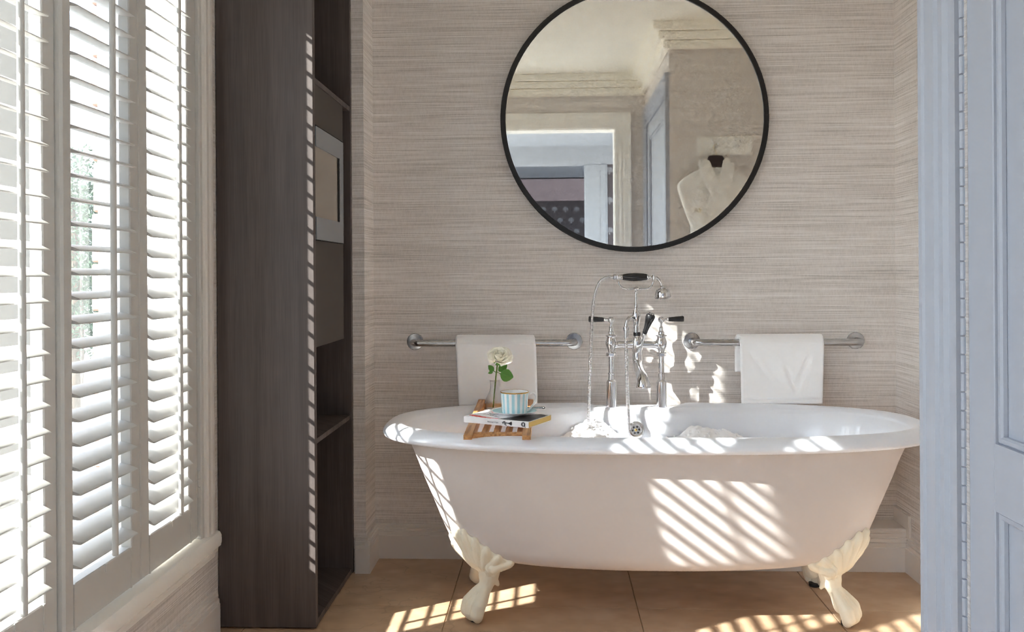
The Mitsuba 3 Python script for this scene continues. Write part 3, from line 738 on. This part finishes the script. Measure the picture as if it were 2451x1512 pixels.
# diverter lever
l0, l1, l2 = tp(13, 150, -14), tp(17, 172, -20), tp(34, 222, -26)
part(mx + '__diverter_lever', [tube([tp(3, 143, -8), l0, tp(15, 160, -18), l1], np.array([6.5, 4.4, 3.2, 3.8]) * U, 18), lathe([(0, 0), (7 * U, 0), (7.6 * U, 1.5 * U), (6 * U, 3.5 * U), (0, 4 * U)], 24, l2, (l2 - l1)), lathe([(0, 0), (5 * U, 0), (5.6 * U, 2 * U), (5 * U, 4 * U), (0, 4 * U)], 20, l1, (l2 - l1))], 'm_chrome', 40)
L_ = np.linalg.norm(l2 - l1) / U
part(mx + '__diverter_handle', lathe([(r * U, z * U) for r, z in [(0, 3.5), (4.6, 3.5), (5.4, 6), (6.2, L_ * .35), (8.6, L_ * .62), (10.8, L_ * .82), (10.8, L_ * .93), (9.2, L_ * .985), (6, L_ + 1), (0, L_ + 1)]], 32, l1, (l2 - l1)), 'm_blackgloss', 40)
# spout
sp_ = spline([tp(3, 112), tp(3.2, 104, -6), tp(4.5, 93, -24), tp(6.5, 83, -48), tp(8, 74, -66), tp(9, 66, -72), tp(9.4, 58, -73)], 40)
sr = np.interp(np.linspace(0, 1, 40), [0, .2, .5, .75, .9, .97, 1], [11, 11, 12, 13.2, 15, 16.2, 16.4]) * U
part(mx + '__spout', [tube(sp_, sr, 32)], 'm_chrome', 40)
part(mx + '__spout_rim', lathe([(0, 0), (16 * U, 0), (17 * U, 1 * U), (17 * U, 2.6 * U), (16 * U, 3.6 * U), (12.5 * U, 3.6 * U), (12, 0)][:6] + [(0, 3.6 * U)], 36, tp(9.45, 55, -73)), 'm_chrome', 30)

# ---------------------------------------------------------------- towel rails and towels


def rail(key, xa, xb, text):
    lab(key, text, 'towel rail', 'chrome towel rails on the back wall')
    yb, z = 3.072, .7975
    pts = [(xa, YB - .008, z), (xa, yb + .035, z)] + [(xa + .026 * (1 - math.cos(a)), yb + .026 * (1 - math.sin(a)), z) for a in np.linspace(0, math.pi / 2, 9)] + \
          [(xa + .1, yb, z), (xb - .1, yb, z)] + [(xb - .026 * (1 - math.sin(a)), yb + .026 * (1 - math.cos(a)), z) for a in np.linspace(0, math.pi / 2, 9)][0:] + [(xb, yb + .035, z), (xb, YB - .008, z)]
    pts = [p for i, p in enumerate(pts) if i == 0 or np.linalg.norm(np.subtract(p, pts[i - 1])) > 1e-5]
    part(key + '__bar', tube(pts, .0122, 28), 'm_chrome_rail', 40)
    for x in (xa, xb): part(key + '__flange', lathe([(0, 0), (.0295, 0), (.0305, .0015), (.0305, .008), (.029, .0105), (.016, .012), (0, .012)], 44, (x, YB, z), (0, -1, 0)), 'm_chrome_rail', 30)


rail('towel_rail', -.497, .089, 'chrome towel rail left of the tap, holding the towel behind the rose')
rail('towel_rail_001', .516, 1.104, 'chrome towel rail right of the tap, towards the right wall')


def towel(key, text, zf, zb, xl, xr, bump, th_=.0085, seed=1):
    """sheet draped over the bar; xl(s), xr(s) edges by height; bump(x, z, front)"""
    yb, z, R = 3.072, .7975, .0122 + th_ + .001
    lab(key, text, 'towel')
    path = [(yb - R - .002, zz) for zz in np.linspace(zf, z, 60)]
    path += [(yb - R * math.cos(a), z + R * math.sin(a)) for a in np.linspace(0, math.pi, 17)[1:-1]]
    path += [(yb + R, zz) for zz in np.linspace(z, zb, 40)]
    path = np.array(path); ns = len(path)
    t = np.gradient(path, axis=0); t /= np.linalg.norm(t, axis=1, keepdims=True)
    nr = np.stack([-t[:, 1], t[:, 0]], 1)                     # outward
    nx = 90
    f = np.linspace(0, 1, nx)
    out, inn = np.zeros((ns, nx, 3)), np.zeros((ns, nx, 3))
    for i, (py, pz) in enumerate(path):
        front = i < ns * .56
        x = xl(pz, front) + (xr(pz, front) - xl(pz, front)) * f
        e = np.minimum(f, 1 - f) * (xr(pz, front) - xl(pz, front)) / .007
        e2 = min(i, ns - 1 - i) * .004 / .006
        k = np.sqrt(np.clip(1 - (1 - np.clip(np.minimum(e, e2), 0, 1)) ** 2, 0, 1))
        bz = bump(x, pz, front)
        for arr, s in ((out, 1), (inn, -1)):
            off = s * th_ * k + bz
            arr[i] = np.stack([x, py + nr[i, 0] * off, pz + nr[i, 1] * off], 1)
    a = grid_mesh(out); b = grid_mesh(inn); b.invert()
    m = cat([a, b]); m.merge_vertices(digits_vertex=6)
    put(key, m, 'm_towel', True)


def crease(x, z, x0, z0, x1, z1, w):
    d = np.array([x1 - x0, z1 - z0]); L = np.linalg.norm(d); d = d / L
    u = (x - x0) * d[0] + (z - z0) * d[1]; v = (x - x0) * -d[1] + (z - z0) * d[0]
    return np.exp(-(v / w) ** 2) * np.clip(np.minimum(u + .02, L + .02 - u) / .03, 0, 1)


def bump_r(x, z, front):
    b = .003 * (meshkit.fbm(np.stack([x * 14, np.full_like(x, z * 14), x * 0], -1), 2, 4) - .5)
    if front:
        b = b - .0055 * crease(x, z, .70, .765, .775, .665, .011) - .004 * crease(x, z, .755, .74, .80, .66, .011) - .006 * crease(x, z, .825, .715, .862, .635, .010) - .006 * crease(x, z, .905, .745, .862, .635, .011) \
            + .004 * crease(x, z, .79, .75, .835, .67, .02) - .004 * np.exp(-((z - .600) / .0035) ** 2) - .003 * crease(x, z, .875, .60, .905, .66, .01)
    return b


def bump_l(x, z, front):
    b = .0035 * (meshkit.fbm(np.stack([x * 7, np.full_like(x, z * 5), x * 0], -1), 2, 8) - .5)
    return b


towel('bath_towel', 'plain white towel hung behind the rose and teacup', .575, .60, lambda z, f: -.338 + (.82 - z) * .05, lambda z, f: -.050 + (.82 - z) * .02 - .004 * max(0, (z - .79) / .03), bump_l)
towel('bath_towel_001', 'white towel with creases hung between the tap and the right wall', .582, .69, lambda z, f: (.668 if f else .660) + .004 * f * (.82 - z) / .2, lambda z, f: .962 - (.82 - z) * .03, bump_r)

# ---------------------------------------------------------------- round mirror
MX, MY, MZ, MR = .309, YB, 1.6065, .4835
mk = 'round_mirror'
lab(mk, 'large round wall mirror with thin black frame above the tub', 'mirror')
put(mk + '__frame', lathe([(MR - .018, .004), (MR, .004), (MR + .0005, .006), (MR + .0005, .032), (MR - .001, .0335), (MR - .017, .0335), (MR - .018, .032), (MR - .018, .004)], 180, (MX, MY, MZ), (0, -1, 0)), 'm_mirrorframe', 30)
put(mk + '__glass', lathe([(0, .004), (MR - .0175, .004), (MR - .0175, .028), (0, .028)], 180, (MX, MY, MZ), (0, -1, 0)), 'm_mirror')
for a in (-.5 * math.pi, .004 * math.pi, math.pi * 1.003):
    e = np.array([math.cos(a), 0, math.sin(a)]); c_ = np.array([MX, YB - .0336, MZ]) + e * (MR - .009)
    b_ = box(-.0098, .0098, -.0004, .0004, -.0007, .0007); M = frame_M(c_, e, np.array([0, -1, 0]), np.cross(e, [0, -1, 0])); b_.apply_transform(M)
    part(mk + '__joint', b_, 'm_darkedge')

# ---------------------------------------------------------------- bath rack with book, cup, vase, rose
rk = 'bath_rack'
lab(rk, 'oak bath rack with slats laid across the tub', 'bath rack')


def rail_poly():
    return sg.Polygon([(2.358, .5885), (2.432, .5885), (2.440, .570), (2.446, .566), (2.985, .566), (2.991, .570), (2.998, .5885), (3.038, .5885), (3.038, .6005), (2.358, .6005)])


def rail_mesh(x0f, x0b, w):
    m = trimesh.creation.extrude_polygon(rail_poly(), w, engine='earcut'); v = m.vertices.copy()
    t = (v[:, 0] - 2.358) / .680
    m.vertices = np.stack([x0f + (x0b - x0f) * t + v[:, 2], v[:, 0], v[:, 1]], 1)
    if m.volume < 0: m.invert()
    return m


part(rk + '__rail', rail_mesh(-.240, -.2545, .0235), 'm_oak'); part(rk + '__rail', rail_mesh(-.0775, -.0835, .0235), 'm_oak')
for y in (2.432, 2.972): part(rk + '__crossbar', box(-.226 - (y - 2.4) * .02, -.070 - (y - 2.4) * .01, y, y + .014, .5765, .5945, .0015), 'm_oak')
for k in range(4):
    x = -.1915 + .0345 * k
    part(rk + '__slat', box(x - .0095, x + .0095, 2.446, 2.972, .5755, .5865, .0015), 'm_oak')

# book
bo = np.array([-.260, 2.568, .6006]); be = np.array([.1975, -.099, 0]); BL = np.linalg.norm(be); be /= BL; bd = np.array([-be[1], be[0], 0]); BW, BH = .148, .018
BM = frame_M(bo, be, bd, np.array([0, 0, 1.0]))
bk = 'book'
lab(bk, 'white paperback with red and black cover under the saucer', 'book')


def bpart(name, meshes, m, smooth=False):
    ms = cat(meshes) if isinstance(meshes, list) else meshes
    ms.apply_transform(BM); return part(bk + '__' + name, ms, m, smooth)


bpart('cover', [box(0, BL, 0, .0012, 0, BH, .0003), box(0, BL, 0, BW, BH - .0011, BH, .0003), box(0, BL, 0, BW, 0, .0011, .0003)], 'm_bookwhite')
bpart('pages', box(.0012, BL - .0012, .001, BW - .002, .0011, BH - .0011), 'm_paper')
FR = frame_M([0, -.0003, 0], [1, 0, 0], [0, 0, 1], [0, -1, 0])     # spine face
TOP = frame_M([0, 0, BH], [1, 0, 0], [0, 1, 0], [0, 0, 1])


def flat(poly, M, h=.0004):
    polys = getattr(poly, 'geoms', [poly])
    m = cat([trimesh.creation.extrude_polygon(g, h, engine='earcut') for g in polys if not g.is_empty]); m.apply_transform(M); return m


t = meshkit.text_mesh('Marges Pen', .0048, .0003); v = t.vertices; v[:, 0] += v[:, 1] * .35; t.vertices = v; t.apply_translation((.082, .0062, 0)); t.apply_transform(FR)
bpart('spine_title', t, 'm_inkgrey')
el = lambda x, y, a, b: shapely.affinity.scale(sg.Point(x, y).buffer(1, 16), a, b)
fig = sg.Polygon([(.150, .0085), (.1545, .0078), (.164, .0030), (.1655, .006), (.1665, .009), (.166, .012), (.1645, .0148), (.157, .011), (.150, .0098)]).union(sg.Polygon([(.1405, .0068), (.151, .0082), (.151, .0102), (.1405, .0115)])).union(el(.139, .0122, .0022, .0018)).union(el(.1365, .0085, .0016, .0026)).union(el(.1425, .0135, .0018, .0014)).union(el(.1430, .0052, .0016, .0022)).union(sg.Polygon([(.131, .0098), (.139, .0105), (.138, .0122), (.1335, .0115)])).union(el(.1465, .0035, .0013, .002))
bpart('spine_figure', flat(fig, FR), 'm_ink')
q = el(.2035, .0095, .0068, .0062).union(sg.Polygon([(.207, .006), (.2112, .0022), (.2105, .0015), (.204, .0042)]))
q = q.difference(sg.Polygon([(.2005, .006), (.2015, .0125), (.2035, .0145), (.2045, .012), (.2065, .0125), (.2060, .0075), (.2045, .006)]))
bpart('spine_logo', flat(q, FR), 'm_ink')
feather = sg.Polygon([(.204, .0068), (.2035, .0135), (.2042, .0068)])
bpart('cover_black', flat(sg.Polygon([(.118, .004), (.15, .006), (.172, .0045), (.2195, .006), (.2195, .128), (.19, .136), (.165, .12), (.14, .06), (.128, .03)]), TOP), 'm_black_print')
rs = np.random.default_rng(4)
bl_ = []
for x, y, a, b in ((.020, .028, .016, .006), (.036, .02, .018, .007), (.052, .014, .02, .006), (.07, .010, .02, .004), (.09, .008, .018, .003), (.052, .116, .02, .014), (.064, .125, .014, .008), (.11, .0075, .02, .0022)):
    ang = np.linspace(0, 2 * math.pi, 22, endpoint=False); k_ = 1 + rs.uniform(-.35, .35, 22)
    bl_.append(sg.Polygon([(x + a * c * k, y + b * s * k) for c, s, k in zip(np.cos(ang), np.sin(ang), k_)]).buffer(0))
bpart('cover_red', flat(shapely.union_all(bl_).intersection(sg.box(.002, .002, .22, .146)), TOP, .0003), 'm_red')
lines = [sg.LineString([(.032, .062), (.05, .06), (.072, .062)]).buffer(.0012), sg.LineString([(.062, .05), (.085, .046)]).buffer(.0015), sg.LineString([(.045, .075), (.075, .078)]).buffer(.0016), sg.LineString([(.088, .034), (.105, .032)]).buffer(.0014)]
bpart('cover_lettering', flat(shapely.union_all(lines), TOP, .0004), 'm_ink')

# saucer, cup, spoon
sc_ = np.array([-.108, 2.598, .6195])
k = 'saucer'; lab(k, 'pale blue saucer under the striped cup on the book', 'saucer')
put(k + '__dish', lathe([(0, .0022), (.026, .0022), (.030, .0028), (.046, .0062), (.060, .0098), (.071, .0125), (.0718, .0130), (.0716, .0120), (.060, .0082), (.046, .0042), (.032, .0004), (.030, 0), (.027, 0), (.026, .0008), (0, .0008)], 96, sc_), 'm_china', 40)
put(k + '__glaze', lathe([(.034, .00385), (.046, .0067), (.060, .0103), (.0665, .0119), (.067, .0119), (.067, .0117), (.060, .0099), (.034, .0036), (.034, .00385)], 96, sc_), 'm_chinablue', 40)
k = 'teacup'; lab(k, 'white teacup with pale blue stripes and gold rim on the saucer', 'cup')
cup_o = sc_ + [0, 0, .0024]
n = 320
pr = [(.0, .0), (.026, .0), (.0345, .0008), (.0375, .0045), (.0385, .010), (.0395, .025), (.0405, .045), (.0418, .060), (.0424, .0655), (.0426, .0668), (.0420, .0672), (.0412, .0665), (.0402, .058), (.039, .044), (.038, .025), (.037, .012), (.034, .006), (.024, .0035), (0, .0033)]
pf = PchipInterpolator(np.arange(len(pr)), np.array(pr)); pp = np.maximum(pf(np.linspace(0, len(pr) - 1, 90)), 0)
ang = np.arange(n) * 2 * np.pi / n
V = np.stack([pp[:, 0][:, None] * np.cos(ang), pp[:, 0][:, None] * np.sin(ang), np.repeat(pp[:, 1][:, None], n, 1)], -1)
blue = ((np.floor(ang / (2 * np.pi) * 30 + .3).astype(int)) % 2 == 0)
outside = (np.linspace(0, len(pr) - 1, 90) < 7.6) & (np.linspace(0, len(pr) - 1, 90) > 2.4)
C = np.where((blue[None, :] & outside[:, None])[..., None], np.array(S(176, 216, 226)), np.array(S(245, 246, 246)))
cm = grid_mesh(V + cup_o, close_v=True); cm.invert()
put(k + '__body', cm, 'm_cupstripe', True, color=C.reshape(-1, 3))
put(k + '__gold_rim', lathe([(.0420, .0640), (.0424, .0640), (.0429, .0657), (.0428, .0672), (.0421, .0676), (.0415, .0672), (.0420, .0640)], 120, cup_o), 'm_gold', 40)
hd_ = spline([(.0400, 0, .0555), (.046, 0, .0600), (.056, 0, .0615), (.0645, 0, .0555), (.067, 0, .044), (.062, 0, .031), (.054, 0, .021), (.046, 0, .014), (.0385, 0, .0085)], 40)
hm = tube(hd_, np.interp(np.linspace(0, 1, 40), [0, .15, .5, .85, 1], [.0042, .0033, .0034, .0032, .0042]), 16)
hm.apply_scale([1, 1.35, 1]); hm.apply_transform(trimesh.transformations.rotation_matrix(math.radians(12), [0, 0, 1])); hm.apply_translation(cup_o)
put(k + '__handle', hm, 'm_china', True)
k = 'teaspoon'; lab(k, 'small silver teaspoon lying on the saucer right of the cup', 'spoon')
spn = spline([sc_ + np.array(q_) for q_ in ((.028, .050, .0138), (.045, .040, .0148), (.062, .026, .0162), (.078, .014, .0182), (.092, .004, .0195))], 30)
sm = tube(spn, np.interp(np.linspace(0, 1, 30), [0, .3, .8, .93, 1], [.0018, .0017, .0028, .0042, .0022]), 12)
bowl = trimesh.creation.icosphere(3, 1.0); bowl.apply_scale([.016, .0105, .0028]); bowl.apply_transform(trimesh.transformations.rotation_matrix(-.75, [0, 0, 1])); bowl.apply_translation(sc_ + [.020, .057, .0152])
put(k, [sm, bowl], 'm_chrome', True)

# vase with rose
vo = np.array([-.187, 2.892, .5868])
k = 'bud_vase'; lab(k, 'small clear glass bottle vase holding the white rose', 'vase')
vp = [(0, 0), (.027, 0), (.0305, .002), (.0325, .006), (.0325, .038), (.031, .043), (.0225, .058), (.0172, .067), (.0165, .070), (.0172, .0725), (.0162, .075), (.0155, .090), (.0160, .094), (.0210, .0965), (.0225, .0985), (.0222, .1005), (.0195, .1012), (.0165, .0995), (.0145, .096), (.0138, .075), (.0142, .068), (.0195, .057), (.0285, .042), (.0300, .037), (.0300, .008), (.028, .005), (0, .0045)]
put(k, lathe(vp, 64, vo), 'm_glass', 40)
k = 'white_rose'; lab(k, 'single cream white rose with green leaves standing in the glass vase', 'flower')
stem_top = np.array([-.174, 2.884, .754])
st = spline([vo + [-.006, .004, .0065], vo + [-.002, .002, .05], vo + [.003, 0, .10], vo + [.008, -.004, .14], stem_top], 40)
put(k + '__stem', tube(st, np.linspace(.0022, .0026, 40), 12), 'm_stem', True)
tilt = np.array([.18, -.62, .78]); tilt /= np.linalg.norm(tilt)
RM = trimesh.geometry.align_vectors([0, 0, 1], tilt); RM[:3, 3] = stem_top + np.array([.004, -.004, .002])


def petal(phi, hw, r0, R, h, curl, droop, seed):
    u, v = np.meshgrid(np.linspace(-1, 1, 17), np.linspace(0, 1, 15), indexing='ij')
    wv = np.sqrt(np.clip(np.sin(np.pi * np.clip(v * .62 + .12, 0, 1)), 0, 1))
    a = phi + u * hw * wv
    top = 1 - .20 * u ** 2 - .05 * u ** 4
    r = r0 + (R - r0) * np.sin(v * math.pi / 2) ** .9 + curl * v ** 4 + .0012 * np.sin(3 * u + seed)
    z = h * (v ** 1.25) * top - droop * v ** 5 * (.6 + .4 * np.abs(u))
    r = r + .002 * u * np.sin(seed * 1.7)
    Vf = np.stack([r * np.cos(a), r * np.sin(a), z], -1)
    Vb = np.stack([(r - .0007) * np.cos(a), (r - .0007) * np.sin(a), z - .0002], -1)
    A, B_ = grid_mesh(Vf), grid_mesh(Vb); B_.invert()
    return cat([A, B_])


pk = 0
for cnt, hw, r0, R, h, curl, droop, off in ((3, 1.5, .0015, .0045, .036, -.001, 0, .2), (3, 1.3, .003, .0085, .038, .000, .0, 1.0), (4, 1.1, .004, .0135, .039, .002, .001, .4), (5, .95, .005, .0195, .039, .004, .003, .9), (5, .85, .006, .026, .036, .008, .007, .3), (6, .75, .006, .031, .030, .012, .010, .75)):
    for i in range(cnt):
        pk += 1
        m = petal(off + i * 2 * math.pi / cnt + rng.uniform(-.15, .15), hw, r0, R * rng.uniform(.95, 1.05), h * rng.uniform(.95, 1.04), curl * rng.uniform(.8, 1.2), droop * rng.uniform(.7, 1.3), pk)
        m.apply_transform(RM); part(k + '__petal', m, 'm_petal', True)
for i in range(5):
    m = petal(i * 1.2566 + .2, .5, .001, .010, .004, .012, .012, i); m.apply_transform(RM); part(k + '__sepal', m, 'm_leaf', True)


def leaf(o, d, nrm, L, W, bend):
    d = np.array(d, float) / np.linalg.norm(d); nrm = np.array(nrm, float); nrm -= d * (nrm @ d); nrm /= np.linalg.norm(nrm); s = np.cross(d, nrm)
    u, v = np.meshgrid(np.linspace(0, 1, 22), np.linspace(-1, 1, 13), indexing='ij')
    w = W * np.sin(np.pi * u ** .85) ** .8 * (1 + .05 * np.sin(u * 60))
    V = np.array(o) + d * (u * L)[..., None] + s * (v * w)[..., None] + nrm * (bend * u ** 2 * L - .18 * W * (1 - np.abs(v)) * np.sin(np.pi * u))[..., None]
    A = grid_mesh(V); B_ = grid_mesh(V - nrm * .0005); B_.invert()
    return cat([A, B_])


n1 = vo + [.007, -.004, .128]
part(k + '__leaf', leaf(n1 + [.012, -.004, -.006], (.95, -.05, -.22), (0, -1, .25), .046, .0215, -.1), 'm_leaf', True)
part(k + '__leaf', leaf(n1 + [.006, .002, .002], (.65, .1, .55), (-.3, -1, .3), .038, .013, -.1), 'm_leaf', True)
part(k + '__leaf', leaf(n1 + [-.010, 0, .003], (-.55, .05, .62), (.3, -1, .1), .027, .0095, -.1), 'm_leaf', True)
part(k + '__leaf', leaf(n1 + [-.012, -.002, .001], (-.9, 0, -.22), (0, -1, .6), .018, .0058, -.1), 'm_leaf', True)
part(k + '__stalk', [tube(spline([n1, n1 + [.006, -.002, -.002], n1 + [.013, -.004, -.006]], 8), .0013, 8), tube(spline([n1 + [0, 0, -.004], n1 + [-.006, 0, .001], n1 + [-.011, 0, .003]], 8), .0013, 8)], 'm_stem', True)

# ---------------------------------------------------------------- hook rack and robe (seen in the mirror)
hk = 'hook_rack'
lab(hk, 'white board with two chrome hooks on the papered wall, seen in the round mirror', 'hook rack')
hy = YR
bmv = np.array([(x, y, z) for x, y, z in [(.812, hy, 1.684), (1.109, hy, 1.684), (1.109, hy, 1.787), (.812, hy, 1.787), (.812, hy + .014, 1.684), (1.109, hy + .014, 1.684), (1.109, hy + .014, 1.787), (.812, hy + .014, 1.787), (.821, hy + .02, 1.693), (1.1, hy + .02, 1.693), (1.1, hy + .02, 1.778), (.821, hy + .02, 1.778)]])
put(hk + '__board', trimesh.convex.convex_hull(bmv), 'm_white_paint')
for x in (.904, 1.024):
    z = 1.735
    ms = [lathe([(0, 0), (.013, 0), (.013, .004), (.008, .008), (0, .009)], 24, (x, hy + .02, z), (0, 1, 0))]
    for s in (-1, 1): ms.append(tube(spline([(x, hy + .026, z), (x + s * .006, hy + .042, z - .004), (x + s * .014, hy + .052, z + .010), (x + s * .021, hy + .050, z + .030)], 14), np.linspace(.0048, .0038, 14), 12))
    part(hk + '__hook', ms, 'm_chrome', True)
hg = 'coat_hanger'; ry = YR + .062
lab(hg, 'dark wooden coat hanger with brass hook holding the robe, seen in the mirror', 'coat hanger')
put(hg + '__hook', tube(spline([(.900, ry, 1.676), (.900, ry, 1.698), (.893, ry - .004, 1.712), (.889, ry - .006, 1.722), (.893, ry - .008, 1.734), (.902, ry - .010, 1.738), (.910, ry - .010, 1.733)], 30), .0017, 10), 'm_brass', True)
pg = sg.Polygon([(.866, 1.677), (.934, 1.677), (.958, 1.632), (1.0, 1.575), (1.0, 1.555), (.90, 1.60), (.80, 1.555), (.80, 1.575), (.842, 1.632)])
hmesh = trimesh.creation.extrude_polygon(pg, .014, engine='earcut'); v = hmesh.vertices.copy(); hmesh.vertices = np.stack([v[:, 0], ry - .007 + v[:, 2], v[:, 1]], 1)
if hmesh.volume < 0: hmesh.invert()
put(hg + '__yoke', hmesh, 'm_hanger', 20)
rb = 'bathrobe'
lab(rb, 'white towelling bathrobe with shawl collar on a hanger, seen in the round mirror', 'bathrobe')
cx = .899
prof = [(1.612, .060, .020), (1.598, .100, .030), (1.58, .135, .036), (1.560, .165, .042), (1.54, .190, .044), (1.522, .203, .045), (1.505, .204, .046), (1.47, .196, .048), (1.42, .180, .05), (1.36, .160, .052), (1.28, .135, .055), (1.1, .14, .058), (.8, .155, .06), (.5, .16, .06)]
pf = PchipInterpolator(np.arange(len(prof)), np.array(prof)); rows = pf(np.linspace(0, len(prof) - 1, 110))
a = np.arange(120) * 2 * np.pi / 120
V = np.zeros((110, 120, 3))
for i, (z, w, d) in enumerate(rows):
    ca, sa = np.cos(a), np.sin(a)
    x = cx + w * np.sign(ca) * np.abs(ca) ** .7
    fold = .006 * np.sin((x - cx) * 60 + z * 9) * np.clip((1.56 - z) / .1, 0, 1) * (sa > 0)
    y = ry - .005 + d * np.sign(sa) * np.abs(sa) ** .75 * (1 - .25 * (sa < 0)) + fold
    V[i] = np.stack([x, y, np.full(120, z)], 1)
bod = grid_mesh(V, close_v=True)
cap_ = trimesh.Trimesh(np.vstack([V[0], V[0].mean(0)[None]]), [[j, (j + 1) % 120, 120] for j in range(120)], process=False)
bod = cat([bod, cap_]); bod.merge_vertices(); bod.fix_normals()
put(rb + '__body', bod, 'm_robe', True)


def ribbon(pts, w, t_):
    """flat cushion-like band along pts"""
    p = spline(pts, 40); out = []
    aa = np.arange(24) * 2 * np.pi / 24
    tg = np.gradient(p, axis=0); tg /= np.linalg.norm(tg, axis=1, keepdims=True)
    nn = np.array([0, 1.0, 0]); ws = np.broadcast_to(np.interp(np.linspace(0, 1, 40), np.linspace(0, 1, len(w)), w), (40,))
    V = []
    for i in range(40):
        s_ = np.cross(tg[i], nn); s_ /= np.linalg.norm(s_); n_ = np.cross(s_, tg[i])
        V.append(p[i] + ws[i] * np.sign(np.cos(aa))[:, None] * (np.abs(np.cos(aa)) ** .7)[:, None] * s_ + t_ * (np.sign(np.sin(aa)) * np.abs(np.sin(aa)) ** .7)[:, None] * n_)
    m = grid_mesh(np.array(V), close_v=True)
    m.merge_vertices(); m.fix_normals(); return m


yf = ry + .045
part(rb + '__collar', ribbon([(.965, ry - .015, 1.628), (.962, yf - .015, 1.632), (.957, yf - .002, 1.60), (.94, yf + .004, 1.54), (.905, yf + .006, 1.475), (.87, yf + .002, 1.41), (.84, yf, 1.36)], [.026, .032, .036, .038, .036, .030, .02], .008), 'm_robe', True)
part(rb + '__collar', ribbon([(.832, ry - .015, 1.630), (.834, yf - .014, 1.634), (.84, yf + .002, 1.60), (.862, yf + .010, 1.54), (.90, yf + .014, 1.47), (.945, yf + .014, 1.39), (.985, yf + .012, 1.31), (1.01, yf + .010, 1.2)], [.026, .032, .036, .038, .036, .034, .032, .03], .009), 'm_robe', True)
part(rb + '__collar', ribbon([(.838, ry - .02, 1.615), (.87, ry - .026, 1.632), (.90, ry - .027, 1.637), (.93, ry - .026, 1.632), (.962, ry - .02, 1.615)], [.03, .034, .034, .034, .03], .010), 'm_robe', True)
em = [box(.803, .8075, yf + .002, yf + .0085, 1.366, 1.392, .0008)]
for p_ in ([(.772, yf + .004, 1.380), (.784, yf + .006, 1.376), (.797, yf + .0075, 1.367)], [(.780, yf + .006, 1.387), (.790, yf + .007, 1.380), (.798, yf + .0075, 1.368)]): em.append(tube(spline(p_, 10), .0011, 8))
part(rb + '__emblem', em, 'm_brass')
lab(rb + '__emblem', 'small gold embroidered mark on the chest')
